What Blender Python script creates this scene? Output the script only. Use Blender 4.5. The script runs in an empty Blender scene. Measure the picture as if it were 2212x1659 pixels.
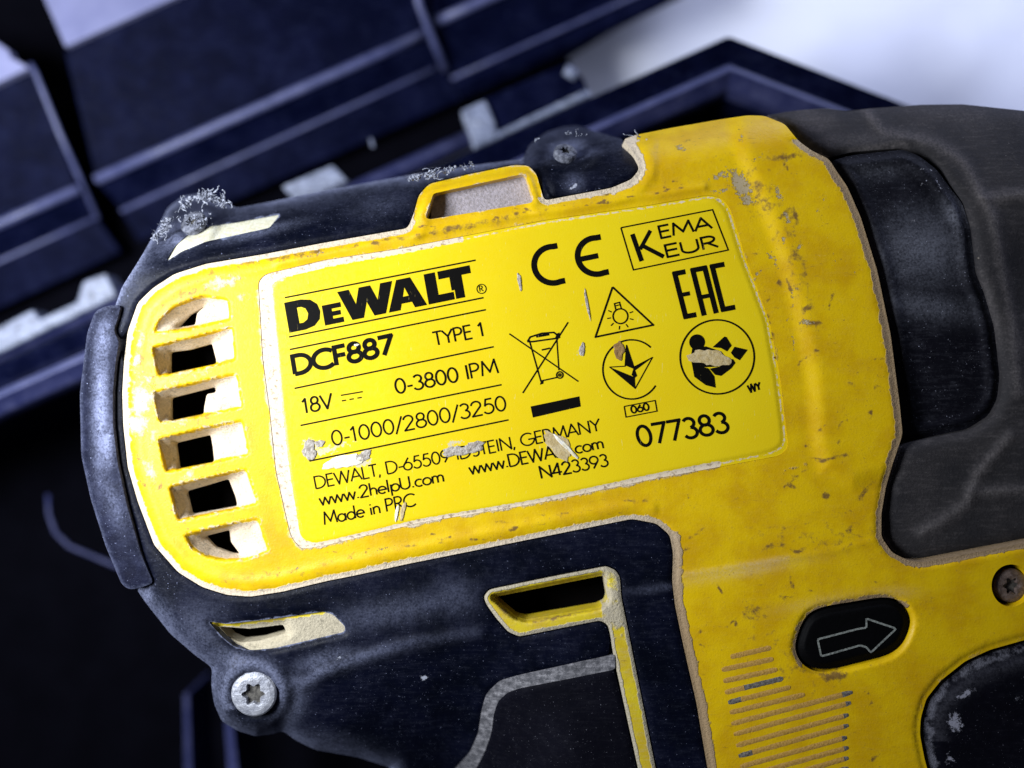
import bpy, bmesh, math, random
import numpy as np
from mathutils import Vector, Matrix, geometry
random.seed(7); rng = np.random.default_rng(7)
scene = bpy.context.scene

# ---------------------------------------------------------------- units
# plan coordinates: 2212 x 1659 units over the frame at the label's plane, y down; 17.5 units = 1 mm
S = 1 / 17500.0
CX, CY, H = 1106.0, 829.5, 1850.0

# ---------------------------------------------------------------- camera
cam_d = bpy.data.cameras.new("camera"); cam = bpy.data.objects.new("camera", cam_d)
scene.collection.objects.link(cam); scene.camera = cam
cam.location = (0, 0, H * S)
cam_d.sensor_width = 36; cam_d.lens = 36 * H / 2212
cam_d.clip_start = 0.002; cam_d.clip_end = 10
cam_d.dof.use_dof = True; cam_d.dof.focus_distance = H * S; cam_d.dof.aperture_fstop = 6.5

# ---------------------------------------------------------------- world and lamps
world = bpy.data.worlds.new("World"); scene.world = world; world.use_nodes = True
wb = world.node_tree.nodes["Background"]
wb.inputs[0].default_value = (0.55, 0.65, 1.0, 1); wb.inputs[1].default_value = 0.035

def area(name, x, y, z, tx, ty, tz, sx, sy, power, col):
    l = bpy.data.lights.new(name, 'AREA'); l.shape = 'RECTANGLE'; l.size = sx * S; l.size_y = sy * S
    l.energy = power; l.color = col
    o = bpy.data.objects.new(name, l); scene.collection.objects.link(o)
    p = Vector(((x - CX) * S, (CY - y) * S, z * S)); t = Vector(((tx - CX) * S, (CY - ty) * S, tz * S))
    o.location = p; o.rotation_euler = (t - p).to_track_quat('-Z', 'Y').to_euler()
    return o
area("window_light", -750, 600, 1500, -150, 600, 0, 1000, 1000, 0.43, (0.88, 0.93, 1.0))
area("cloth_fill_light", 2800, -1500, 100, 1750, -50, -1250, 2600, 800, 0.165, (0.64, 0.71, 1.0))  # fill lamp added out of frame to brighten the cloth
scene.view_settings.view_transform = 'Standard'; scene.view_settings.look = 'None'
scene.view_settings.exposure = 0.0; scene.view_settings.gamma = 1.0

# ---------------------------------------------------------------- materials
def newmat(name):
    m = bpy.data.materials.new(name); m.use_nodes = True
    nt = m.node_tree; b = nt.nodes["Principled BSDF"]
    return m, nt, b
def N(nt, typ, **kw):
    n = nt.nodes.new(typ)
    for k, v in kw.items(): setattr(n, k, v)
    return n
def coords(nt, stretch=(1, 1, 1), rot=0):
    tc = N(nt, 'ShaderNodeTexCoord'); mp = N(nt, 'ShaderNodeMapping')
    nt.links.new(tc.outputs['Object'], mp.inputs[0])
    mp.inputs['Rotation'].default_value = (0, 0, rot)
    mp.inputs['Scale'].default_value = tuple(s / S for s in stretch)
    return mp.outputs[0]
def noise(nt, co, size, detail=4, rough=0.55):
    n = N(nt, 'ShaderNodeTexNoise'); nt.links.new(co, n.inputs['Vector'])
    n.inputs['Scale'].default_value = 1.0 / size; n.inputs['Detail'].default_value = detail
    n.inputs['Roughness'].default_value = rough
    return n.outputs['Fac']
def math_(nt, op, a, b=None, c=None):
    n = N(nt, 'ShaderNodeMath', operation=op)
    for i, v in enumerate((a, b, c)):
        if v is None: continue
        if isinstance(v, (int, float)): n.inputs[i].default_value = v
        else: nt.links.new(v, n.inputs[i])
    return n.outputs[0]
def ramp(nt, v, lo, hi, a=0.0, b=1.0):
    n = N(nt, 'ShaderNodeMapRange', interpolation_type='SMOOTHSTEP')
    nt.links.new(v, n.inputs[0])
    n.inputs[1].default_value = lo; n.inputs[2].default_value = hi
    n.inputs[3].default_value = a; n.inputs[4].default_value = b
    return n.outputs[0]
def mixc(nt, f, a, b):
    n = N(nt, 'ShaderNodeMix', data_type='RGBA')
    if isinstance(f, (int, float)): n.inputs[0].default_value = f
    else: nt.links.new(f, n.inputs[0])
    for i, v in ((6, a), (7, b)):
        if isinstance(v, tuple): n.inputs[i].default_value = (*v, 1)
        else: nt.links.new(v, n.inputs[i])
    return n.outputs[2]
def attr(nt, name):
    n = N(nt, 'ShaderNodeAttribute', attribute_name=name); return n.outputs['Fac']
def bump(nt, b, h, dist, strength=1.0):
    n = N(nt, 'ShaderNodeBump'); nt.links.new(h, n.inputs['Height'])
    n.inputs['Distance'].default_value = dist * S; n.inputs['Strength'].default_value = strength
    nt.links.new(n.outputs[0], b.inputs['Normal'])

def plastic(name, base, base2, dustc, scuffc, rough=0.42, speck=0.0, film=0.0, filmsize=120, bumpd=0.8, spec=0.5, grimec=None):
    """worn moulded plastic: two-tone base, packed dust where 'dust' is, scuffs where 'scuff' is, dust film, specks"""
    m, nt, b = newmat(name); L = nt.links.new
    co = coords(nt)
    fine = noise(nt, co, 5, 5, .65); mid = noise(nt, co, 16, 5, .65); big = noise(nt, co, filmsize, 5, .6)
    col = mixc(nt, ramp(nt, big, .35, .68), base, base2)
    # thin dirty film
    rag = math_(nt, 'ADD', math_(nt, 'ADD', math_(nt, 'MULTIPLY', big, .35), math_(nt, 'MULTIPLY', fine, .4)), math_(nt, 'MULTIPLY', mid, .35))
    dirn = noise(nt, coords(nt, (.13, 1, 1), math.radians(-12)), 7, 5, .7)
    fm = math_(nt, 'MULTIPLY', ramp(nt, math_(nt, 'ADD', math_(nt, 'MULTIPLY', rag, .6), math_(nt, 'MULTIPLY', dirn, .45)), .53, .72), film)
    haze = attr(nt, 'haze')
    fm = math_(nt, 'ADD', fm, math_(nt, 'MULTIPLY', haze, ramp(nt, math_(nt, 'ADD', math_(nt, 'MULTIPLY', rag, .7), math_(nt, 'MULTIPLY', fine, .3)), .38, .66, .22, 1.0)))
    fm = math_(nt, 'MINIMUM', fm, 1.0)
    col = mixc(nt, fm, col, dustc)
    # fine specks
    sp = ramp(nt, noise(nt, co, 3.8, 3, .6), .655, .73)
    sp = math_(nt, 'MULTIPLY', sp, math_(nt, 'MULTIPLY', ramp(nt, mid, .4, .62), speck))
    col = mixc(nt, sp, col, tuple(min(1, c * 1.5) for c in dustc))
    # dirt in streaks
    if grimec:
        cs = coords(nt, (.22, 1, 1), math.radians(-11))
        st = noise(nt, cs, 9, 4, .7)
        g = math_(nt, 'MULTIPLY', ramp(nt, st, .60, .72), math_(nt, 'MULTIPLY', ramp(nt, big, .42, .65), .55))
        gs = math_(nt, 'ADD', attr(nt, 'grime'), math_(nt, 'MULTIPLY', math_(nt, 'SUBTRACT', mid, .5), 1.6))
        g = math_(nt, 'MAXIMUM', g, ramp(nt, gs, .30, .75, 0, .95))
        freckle = ramp(nt, noise(nt, co, 4.5, 3, .5), .60, .72, 0, .5)
        g = math_(nt, 'MAXIMUM', g, math_(nt, 'MULTIPLY', freckle, ramp(nt, mid, .45, .6)))
        col = mixc(nt, g, col, grimec)
    # scuffs
    ss = math_(nt, 'ADD', attr(nt, 'scuff'), math_(nt, 'MULTIPLY', math_(nt, 'SUBTRACT', noise(nt, co, 9, 5, .75), .5), 2.2))
    sm = math_(nt, 'MULTIPLY', ramp(nt, ss, .5, .72), ramp(nt, attr(nt, 'scuff'), .02, .2))
    col = mixc(nt, sm, col, scuffc)
    # packed dust
    ds = math_(nt, 'ADD', attr(nt, 'dust'), math_(nt, 'MULTIPLY', math_(nt, 'SUBTRACT', mid, .5), 1.1))
    ds = math_(nt, 'ADD', ds, math_(nt, 'MULTIPLY', math_(nt, 'SUBTRACT', noise(nt, co, 45, 4, .6), .52), 1.5))
    dm = math_(nt, 'MULTIPLY', ramp(nt, ds, .36, .74), ramp(nt, attr(nt, 'dust'), .02, .15))
    dcol = mixc(nt, ramp(nt, fine, .3, .7), tuple(c * .78 for c in dustc), dustc)
    dcol = mixc(nt, math_(nt, 'MULTIPLY', ramp(nt, noise(nt, co, 11, 5, .7), .54, .66), .6), dcol, tuple(c * .35 for c in dustc))
    dcol = mixc(nt, attr(nt, 'brown'), dcol, (0.30, 0.19, 0.085))
    col = mixc(nt, dm, col, dcol)
    L(col, b.inputs['Base Color'])
    wear = math_(nt, 'MAXIMUM', math_(nt, 'MAXIMUM', dm, sm), fm)
    r = math_(nt, 'ADD', ramp(nt, mid, .3, .7, rough - .06, rough + .1), math_(nt, 'MULTIPLY', wear, .35))
    L(math_(nt, 'MINIMUM', r, 1.0), b.inputs['Roughness'])
    b.inputs['Specular IOR Level'].default_value = spec
    h = math_(nt, 'ADD', math_(nt, 'MULTIPLY', fine, .5), math_(nt, 'MULTIPLY', mid, .5))
    h = math_(nt, 'ADD', h, math_(nt, 'MULTIPLY', dm, math_(nt, 'MULTIPLY', fine, 2.5)))
    h = math_(nt, 'ADD', h, math_(nt, 'MULTIPLY', sm, -1.2))
    bump(nt, b, h, bumpd)
    return m

TAN = (0.78, 0.65, 0.48)
M_yellow = plastic("yellow_plastic", (0.80, 0.525, 0.003), (0.66, 0.385, 0.002), TAN, (0.45, 0.36, 0.22), .42, .10, .02, 100, 1.0, .28, (0.20, 0.11, 0.03))
M_insert = plastic("yellow_insert_plastic", (0.70, 0.55, 0.02), (0.60, 0.42, 0.02), (0.55, 0.48, 0.34), (0.5, 0.42, 0.3), .4, .2, .25, 90, 1.0, .45, (0.25, 0.15, 0.05))
M_black = plastic("black_plastic", (0.0012, 0.002, 0.006), (0.003, 0.004, 0.013), (0.20, 0.22, 0.33), (0.4, 0.42, 0.5), .42, .8, .05, 130, 1.0, .09)
M_rubber = plastic("grey_rubber", (0.026, 0.025, 0.028), (0.040, 0.037, 0.039), (0.20, 0.18, 0.18), (0.25, 0.22, 0.2), .75, .5, .22, 160, 2.4, .12)
M_grip = plastic("dark_grip_rubber", (0.003, 0.003, 0.006), (0.004, 0.004, 0.008), (0.14, 0.14, 0.17), (0.3, 0.3, 0.36), .6, .8, .04, 130, 1.2, .05)
M_inset = plastic("nose_panel_plastic", (0.004, 0.004, 0.007), (0.006, 0.006, 0.010), (0.26, 0.27, 0.33), (0.4, 0.4, 0.45), .6, 1.0, .08, 130, 1.2, .08)
M_bumper = plastic("bumper_rubber", (0.004, 0.005, 0.015), (0.010, 0.012, 0.030), (0.30, 0.33, 0.50), (0.4, 0.42, 0.5), .6, .8, .05, 40, 2.0, .08)
M_seam = plastic("grey_seam_dust", (0.09, 0.09, 0.10), (0.20, 0.195, 0.21), (0.40, 0.39, 0.41), (0.3, 0.3, 0.3), .9, .4, .9, 12, 3.0, .05)
M_case = plastic("case_plastic", (0.0010, 0.0018, 0.011), (0.0022, 0.0032, 0.018), (0.035, 0.045, 0.10), (0.4, 0.42, 0.5), .5, .35, .25, 90, 1.0, .02)
M_rod = plastic('lit_navy_plastic', (0.018, 0.022, 0.075), (0.03, 0.034, 0.10), (0.20, 0.21, 0.32), (0.4, 0.42, 0.5), .4, .3, .2, 60, 1.0, .2)  # case plastic with the light on rods and rim put into the colour
M_casepale = plastic("lit_case_ledge", (0.20, 0.21, 0.38), (0.26, 0.27, 0.46), (0.26, 0.28, 0.42), (0.4, 0.42, 0.5), .5, .1, .2, 200, 1.0, .4)  # case plastic made paler to paint light on the ledges
M_pit = plastic("shaded_case_plastic", (0.0015, 0.0015, 0.003), (0.002, 0.002, 0.004), (0.02, 0.02, 0.03), (0.1, 0.1, 0.12), .9, .1, .03, 130, 1.0, .02)  # case plastic blackened: deep shade in the case is put into the colour
M_bead_lit = plastic("case_bead_highlight", (0.055, 0.063, 0.155), (0.085, 0.093, 0.21), (0.26, 0.28, 0.40), (0.4, 0.42, 0.5), .4, .3, .25, 70, 1.0, .5)  # paler case plastic: highlights on beads and folds are painted in
M_knuckle = plastic("dusty_hinge_metal", (0.22, 0.25, 0.36), (0.03, 0.04, 0.08), (0.60, 0.65, 0.80), (0.1, 0.1, 0.12), .4, .9, .8, 22, 2.0, .5)

def simple(name, col, rough=.5, metal=0.0, spec=.5, nz=0, bd=1.0, col2=None, size=12):
    m, nt, b = newmat(name)
    co = coords(nt); n = noise(nt, co, size, 5, .65)
    c = mixc(nt, ramp(nt, n, .35, .65), col, col2 or tuple(x * .8 for x in col))
    nt.links.new(c, b.inputs['Base Color'])
    b.inputs['Roughness'].default_value = rough; b.inputs['Metallic'].default_value = metal
    b.inputs['Specular IOR Level'].default_value = spec
    bump(nt, b, n, bd)
    return m
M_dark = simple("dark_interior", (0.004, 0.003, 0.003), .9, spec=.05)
M_screw = simple("dusty_screw_steel", (0.30, 0.31, 0.36), .5, .5, bd=3, col2=(.50, .51, .56), size=14)
M_screw_dark = simple("rusty_screw_steel", (0.20, 0.15, 0.13), .55, .3, bd=3, col2=(.10, .07, .06), size=12)
M_screw_dust = simple("dust_caked_screw", (0.06, 0.065, 0.09), .8, .2, bd=4, col2=(.22, .23, .28), size=10)
M_socket = simple("screw_socket", (0.06, 0.055, 0.05), .5, .4, col2=(.16, .15, .13), size=8)
M_button = simple("black_button", (0.002, 0.002, 0.0025), .6, spec=.06)
M_etch = simple("arrow_outline_dust", (0.30, 0.32, 0.29), .9, spec=.1, size=5, col2=(.12, .13, .12))
M_groove = simple("packed_dust_tan", (0.56, 0.33, 0.09), .95, spec=.03, size=5, col2=(.44, .25, .05), bd=1.5)
M_groove_grey = simple("packed_dust_grey", (0.22, 0.20, 0.18), .8, spec=.2, size=6, col2=(.09, .08, .07), bd=2.5)
M_chip_tan = simple("chip_bare_tan", (0.60, 0.48, 0.27), .7, spec=.3, size=10, col2=(.50, .37, .16), bd=2.5)
M_chip_white = simple("chip_raised_film", (0.85, 0.83, 0.80), .25, spec=.8, size=14, col2=(.8, .72, .5), bd=2)
M_chip_grey = simple("chip_scuffed_grey", (0.55, 0.50, 0.44), .55, spec=.5, size=8, col2=(.30, .25, .20), bd=4)
M_chip_brown = simple("chip_brown", (0.40, 0.24, 0.08), .7, spec=.3, size=7, col2=(.22, .12, .04), bd=2)
M_lint = simple("dust_clump", (0.42, 0.44, 0.52), .95, spec=.1, size=5, col2=(.15, .16, .2), bd=3)

def label_mat():
    m, nt, b = newmat("rating_label_film"); co = coords(nt)
    big = noise(nt, co, 200, 3); mid = noise(nt, co, 13, 5, .7); fine = noise(nt, co, 3, 3)
    col = mixc(nt, ramp(nt, big, .3, .7), (0.84, 0.64, 0.009), (0.83, 0.60, 0.007))
    cs = coords(nt, (1, .15, 1), math.radians(25)); sc = noise(nt, cs, 5, 3, .6)
    col = mixc(nt, math_(nt, 'MULTIPLY', ramp(nt, sc, .68, .75), .35), col, (0.80, 0.74, 0.42))
    fr = ramp(nt, noise(nt, co, 5, 3, .5), .68, .75, 0, .5)
    col = mixc(nt, math_(nt, 'MULTIPLY', fr, ramp(nt, mid, .5, .6)), col, (0.42, 0.28, 0.08))
    ss = math_(nt, 'ADD', attr(nt, 'scuff'), math_(nt, 'MULTIPLY', math_(nt, 'SUBTRACT', noise(nt, co, 8, 5, .75), .5), 2.0))
    sm = math_(nt, 'MULTIPLY', ramp(nt, ss, .5, .7), ramp(nt, attr(nt, 'scuff'), .02, .2))
    col = mixc(nt, sm, col, (0.62, 0.54, 0.36))
    ds = math_(nt, 'ADD', attr(nt, 'dust'), math_(nt, 'MULTIPLY', math_(nt, 'SUBTRACT', mid, .5), 1.0))
    dm = math_(nt, 'MULTIPLY', ramp(nt, ds, .42, .62), ramp(nt, attr(nt, 'dust'), .02, .15))
    dc = mixc(nt, ramp(nt, noise(nt, co, 9, 5, .7), .33, .5), (0.36, 0.26, 0.16), TAN)
    col = mixc(nt, dm, col, dc)
    nt.links.new(col, b.inputs['Base Color'])
    nt.links.new(math_(nt, 'ADD', ramp(nt, mid, .3, .7, .24, .34), math_(nt, 'MULTIPLY', math_(nt, 'MAXIMUM', dm, sm), .5)), b.inputs['Roughness'])
    b.inputs['Specular IOR Level'].default_value = .5
    h = math_(nt, 'ADD', fine, math_(nt, 'MULTIPLY', dm, noise(nt, co, 6, 3)))
    bump(nt, b, h, .22)
    return m
M_label = label_mat()
def ink_mat():
    m, nt, b = newmat("black_print"); co = coords(nt)
    n = noise(nt, co, 6, 5, .75)
    cs = coords(nt, (1, .12, 1), math.radians(35)); sc = noise(nt, cs, 4, 3, .6)
    f = math_(nt, 'MAXIMUM', ramp(nt, n, .67, .75, 0, .4), ramp(nt, sc, .70, .76, 0, .5))
    col = mixc(nt, f, (0.004, 0.0035, 0.003), (0.42, 0.34, 0.12))
    nt.links.new(col, b.inputs['Base Color']); b.inputs['Roughness'].default_value = .5; b.inputs['Specular IOR Level'].default_value = .06
    return m
M_ink = ink_mat()
def cloth_mat():
    m, nt, b = newmat("white_cloth_weave"); co = coords(nt)
    n = noise(nt, co, 400, 4)
    col = mixc(nt, ramp(nt, n, .3, .7), (0.78, 0.79, 0.84), (0.70, 0.71, 0.78))
    nt.links.new(col, b.inputs['Base Color']); b.inputs['Roughness'].default_value = .9
    bump(nt, b, noise(nt, co, 6, 2), 2)
    return m
M_cloth = cloth_mat()

# ---------------------------------------------------------------- helpers
def link(o, parent=None):
    scene.collection.objects.link(o)
    if parent is not None:
        o.parent = parent; o.matrix_parent_inverse = parent_world(parent).inverted()
    return o
def parent_world(p):
    m = Matrix.Translation(p.location)
    return m if p.parent is None else m if p.type == 'EMPTY' else Matrix.Identity(4)
def empty(name, x, y, z, label, cat):
    o = bpy.data.objects.new(name, None); scene.collection.objects.link(o)
    o.location = ((x - CX) * S, (CY - y) * S, z * S); o.empty_display_size = .01
    o['label'] = label; o['category'] = cat
    return o
def mesh_obj(name, verts, faces, mat, parent=None, smooth=True, label=None, kind=None):
    me = bpy.data.meshes.new(name); me.from_pydata([tuple(v) for v in verts], [], [tuple(int(i) for i in f) for f in faces])
    me.materials.append(mat); me.update()
    me.polygons.foreach_set('use_smooth', [smooth] * len(me.polygons))
    o = bpy.data.objects.new(name, me)
    if label: o['label'] = label
    if kind: o['kind'] = kind
    return link(o, parent)
def at(x, y, z):
    """point at height z that a sight line through plan position (x, y) meets"""
    k = (H - z) / H
    return ((x - CX) * k * S, (CY - y) * k * S, z * S)

def fillet(pts, r=8, seg=4, closed=True):
    out = []; n = len(pts)
    P = [np.array(p[:2], float) for p in pts]
    for i in range(n):
        if not closed and i in (0, n - 1): out.append(P[i]); continue
        a, b, c = P[i - 1], P[i], P[(i + 1) % n]
        da, dc = np.linalg.norm(a - b), np.linalg.norm(c - b)
        if da < 1e-6 or dc < 1e-6: continue
        rr = pts[i][2] if len(pts[i]) > 2 else r
        ka, kc = min(rr, da * .48) / da, min(rr, dc * .48) / dc
        p0, p2 = b + (a - b) * ka, b + (c - b) * kc
        for k in range(seg + 1):
            t = k / seg; out.append((1 - t) ** 2 * p0 + 2 * t * (1 - t) * b + t * t * p2)
    return np.array(out)
def resample(P, step, closed=True):
    Q = np.vstack([P, P[:1]]) if closed else P
    d = np.linalg.norm(np.diff(Q, axis=0), axis=1); s = np.concatenate([[0], np.cumsum(d)])
    n = max(4, int(round(s[-1] / step)))
    t = np.linspace(0, s[-1], n + 1)
    if closed: t = t[:-1]
    return np.stack([np.interp(t, s, Q[:, 0]), np.interp(t, s, Q[:, 1])], 1)
def area2(P): x, y = P[:, 0], P[:, 1]; return np.sum(x * np.roll(y, -1) - np.roll(x, -1) * y)
def inset(P, d):
    T = np.roll(P, -1, 0) - np.roll(P, 1, 0); T /= np.linalg.norm(T, axis=1)[:, None] + 1e-9
    nrm = np.stack([-T[:, 1], T[:, 0]], 1) * (1 if area2(P) > 0 else -1)
    return P + nrm * d
def seg_dist(X, P, closed=True):
    A = P; B = np.roll(P, -1, 0)
    if not closed: A = P[:-1]; B = P[1:]
    out = np.empty(len(X)); D = B - A; L2 = np.maximum((D ** 2).sum(1), 1e-9)
    for i in range(0, len(X), 4000):
        x = X[i:i + 4000]; V = x[:, None, :] - A[None]
        t = np.clip((V * D[None]).sum(2) / L2, 0, 1)
        R = V - t[..., None] * D[None]
        out[i:i + 4000] = np.sqrt((R ** 2).sum(2).min(1))
    return out
def inside(X, P):
    A = P; B = np.roll(P, -1, 0); out = np.zeros(len(X), bool)
    for i in range(0, len(X), 4000):
        x = X[i:i + 4000, 0:1]; y = X[i:i + 4000, 1:2]
        c = ((A[None, :, 1] > y) != (B[None, :, 1] > y))
        with np.errstate(divide='ignore', invalid='ignore'):
            xi = (B[:, 0] - A[:, 0])[None] * (y - A[None, :, 1]) / (B[:, 1] - A[:, 1])[None] + A[None, :, 0]
        out[i:i + 4000] = (np.sum(c & (x < xi), 1) % 2) == 1
    return out
def sstep(x, a, b): t = np.clip((x - a) / (b - a), 0, 1); return t * t * (3 - 2 * t)

def sheet(name, outer, mat, parent, zf, holes=(), step=10, fine=4, fine_w=18, features=(), bs=5, gap=1.2, depth=60,
          hole_depth=None, attrs=None, label=None, taper=0.0, clipbox=True, kind=None):
    """a moulded panel: outline with openings, surface height from zf(X, edge distance), side walls going down"""
    O = inset(resample(outer, bs), gap); Hs = [inset(resample(h, bs), 0) for h in holes]
    loops = [O] + Hs
    lo, hi = O.min(0), O.max(0)
    if clipbox: lo = np.maximum(lo, [-120, -120]); hi = np.minimum(hi, [2330, 1780])
    def grid(st):
        gx, gy = np.meshgrid(np.arange(lo[0], hi[0], st), np.arange(lo[1], hi[1], st))
        g = np.stack([gx.ravel(), gy.ravel()], 1); return g + rng.uniform(-.22, .22, g.shape) * st
    def keep(g, w):
        k = inside(g, O); g = g[k]
        for h in Hs: g = g[~inside(g, h)]
        d = np.min([seg_dist(g, l) for l in loops], 0)
        return g, d
    fl = [resample(np.array(f, float), 6, closed=False) for f in features]
    def fd(g, d):
        for f in fl: d = np.minimum(d, seg_dist(g, f, False))
        return d
    g, d = keep(grid(step), 0); dd = fd(g, d.copy()); g1 = g[(dd > fine_w) & (d > fine * .6)]
    g, d = keep(grid(fine), 0); dd = fd(g, d.copy()); g2 = g[(dd <= fine_w) & (d > fine * .6)]
    V = np.vstack(loops + [g1, g2]); E = []; o = 0
    for l in loops:
        n = len(l); E += [(o + i, o + (i + 1) % n) for i in range(n)]; o += n
    res = geometry.delaunay_2d_cdt([Vector(v) for v in V], E, [], 0, 1e-4)
    V2 = np.array([(v[0], v[1]) for v in res[0]]); F = np.array([f for f in res[2] if len(f) == 3])
    C = V2[F].mean(1); k = inside(C, O)
    for h in Hs: k &= ~inside(C, h)
    F = F[k]
    ed = np.min([seg_dist(V2, l) for l in loops], 0)
    Z = zf(V2, ed)
    P = [at(x, y, z) for (x, y), z in zip(V2, Z)]
    # consistent orientation: facing +z
    a = V2[F]; cr = (a[:, 1, 0] - a[:, 0, 0]) * (a[:, 2, 1] - a[:, 0, 1]) - (a[:, 1, 1] - a[:, 0, 1]) * (a[:, 2, 0] - a[:, 0, 0])
    F[cr > 0] = F[cr > 0][:, ::-1]
    faces = [tuple(f) for f in F]; nv = len(P); vals = attrs(V2, ed) if attrs else {}
    extra_idx = []
    # walls
    key = {}
    for i in range(len(res[3])):
        for og in res[3][i]: key[og] = i
    o = 0
    for li, l in enumerate(loops):
        n = len(l); dep = depth if li == 0 else (hole_depth[li - 1] if isinstance(hole_depth, list) else hole_depth or depth)
        idx = [key.get(o + i, o + i) for i in range(n)]; o += n
        cen = np.array([P[i] for i in idx]).mean(0)
        top = []; mid_ = []; bot = []
        for i in idx:
            p = P[i]; top.append(len(P)); extra_idx.append(i); P.append(p)
        for i in idx:
            p = P[i]; bot.append(len(P)); extra_idx.append(i)
            q = (p[0] + (cen[0] - p[0]) * taper, p[1] + (cen[1] - p[1]) * taper, p[2] - dep * S); P.append(q)
        for i in range(n):
            j = (i + 1) % n
            faces.append((top[i], top[j], bot[j], bot[i]) if (area2(l) > 0) == (li == 0) else (top[j], top[i], bot[i], bot[j]))
    ob = mesh_obj(name, P, faces, mat, parent, True, label, kind)
    for an in ('dust', 'scuff', 'haze', 'grime', 'brown'):
        v = vals.get(an)
        if v is None: continue
        v = np.concatenate([v, v[extra_idx]]) if extra_idx else v
        at_ = ob.data.attributes.new(an, 'FLOAT', 'POINT'); at_.data.foreach_set('value', v.astype(np.float32))
    return ob

def blobs(X, lst):
    """soft elongated spots: (x, y, half length, half width, angle in degrees, strength)"""
    out = np.zeros(len(X))
    for (x, y, a, b, ang, s) in lst:
        r = math.radians(ang); dx, dy = X[:, 0] - x, X[:, 1] - y
        u = dx * math.cos(r) + dy * math.sin(r); v = -dx * math.sin(r) + dy * math.cos(r)
        out = np.maximum(out, s * np.exp(-((u / a) ** 2 + (v / b) ** 2)))
    return out
def line_soft(X, pts, w, s=1.0): return s * np.exp(-(seg_dist(X, np.array(pts, float), False) / w) ** 2)

class MB:
    def __init__(self): self.v = []; self.f = []
    def add(self, v, f): o = len(self.v); self.v += [tuple(p) for p in v]; self.f += [tuple(i + o for i in q) for q in f]
    def build(self, name, mat, parent=None, smooth=False, **kw): return mesh_obj(name, self.v, self.f, mat, parent, smooth, **kw)

def prism(name, pts, zs, thick, mat, parent, r=6, smooth=False, **kw):
    """slab whose top outline runs through plan points, each at its height"""
    n = len(pts); zs = [zs] * n if isinstance(zs, (int, float)) else zs
    top = [at(p[0], p[1], z) for p, z in zip(pts, zs)]
    bot = [(p[0], p[1], p[2] - thick * S) for p in top]
    me = MB(); me.add(top + bot, [])
    a = area2(np.array([p[:2] for p in top]))
    idx = list(range(n)); me.f.append(tuple(idx if a > 0 else idx[::-1])); me.f.append(tuple([i + n for i in (idx[::-1] if a > 0 else idx)]))
    for i in range(n):
        j = (i + 1) % n
        me.f.append((j, i, i + n, j + n) if a > 0 else (i, j, j + n, i + n))
    o = me.build(name, mat, parent, smooth, **kw)
    if r:
        m = o.modifiers.new("bevel", 'BEVEL'); m.width = r * S; m.segments = 3; m.limit_method = 'ANGLE'
        o.data.polygons.foreach_set('use_smooth', [True] * len(o.data.polygons))
        w = o.modifiers.new("wn", 'WEIGHTED_NORMAL')
    return o
def tube(name, pts, r, mat, parent, seg=12, add=None, **kw):
    """round bar through plan points (x, y, z)"""
    P = [Vector(at(*p)) for p in pts]; mb = add or MB(); rings = []; base = len(mb.v)
    vs = []; fs = []
    for i, p in enumerate(P):
        t = (P[min(i + 1, len(P) - 1)] - P[max(i - 1, 0)]).normalized()
        up = Vector((0, 0, 1)); s = t.cross(up).normalized(); u = s.cross(t)
        for k in range(seg):
            a = 2 * math.pi * k / seg; vs.append(p + (s * math.cos(a) + u * math.sin(a)) * r * S)
    for i in range(len(P) - 1):
        for k in range(seg):
            a, b = i * seg + k, i * seg + (k + 1) % seg; fs.append((a, b, b + seg, a + seg))
    fs.append(tuple(range(seg))[::-1]); fs.append(tuple(range((len(P) - 1) * seg, len(P) * seg)))
    mb.add(vs, fs)
    if add is None: return mb.build(name, mat, parent, True, **kw)

# ================================================================ THE PLACE: cloth under the case
def build_cloth():
    n = 150; v = []; f = []
    for j in range(n + 1):
        for i in range(n + 1):
            x = -3500 + 9000 * i / n; y = -4200 + 8000 * j / n
            z = -1215 + 20 * math.sin(x * .0042 + y * .0063) + 15 * math.sin(x * .011 - y * .004 + 1.3) + 5 * math.sin(x * .021 + y * .017)
            z += 6 * math.sin(y * .013 + x * .002)
            v.append(((x - CX) * S, (CY - y) * S, z * S))
    for j in range(n):
        for i in range(n): a = j * (n + 1) + i; f.append((a, a + n + 1, a + n + 2, a + 1))
    o = mesh_obj("ground_cloth", v, f, M_cloth, None, True); o['kind'] = 'structure'; o['label'] = "creased white cloth spread under the open tool case"
build_cloth()

# ================================================================ THE CASE
case = empty("tool_case", 900, 500, -1200, "open dark navy plastic tool case with dusty hinge, under the driver", "tool case")
def strip(name, rowA, rowB, mat, parent, **kw):
    """folded facet between two plan lines, each point (x, y, z)"""
    mb = MB(); n = len(rowA)
    mb.add([at(*p) for p in rowA] + [at(*p) for p in rowB], [(i, i + n, i + n + 1, i + 1) for i in range(n - 1)])
    o = mb.build(name, mat, parent, False, **kw)
    s = o.modifiers.new("solid", 'SOLIDIFY'); s.thickness = 14 * S; s.offset = -1
    return o
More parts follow.
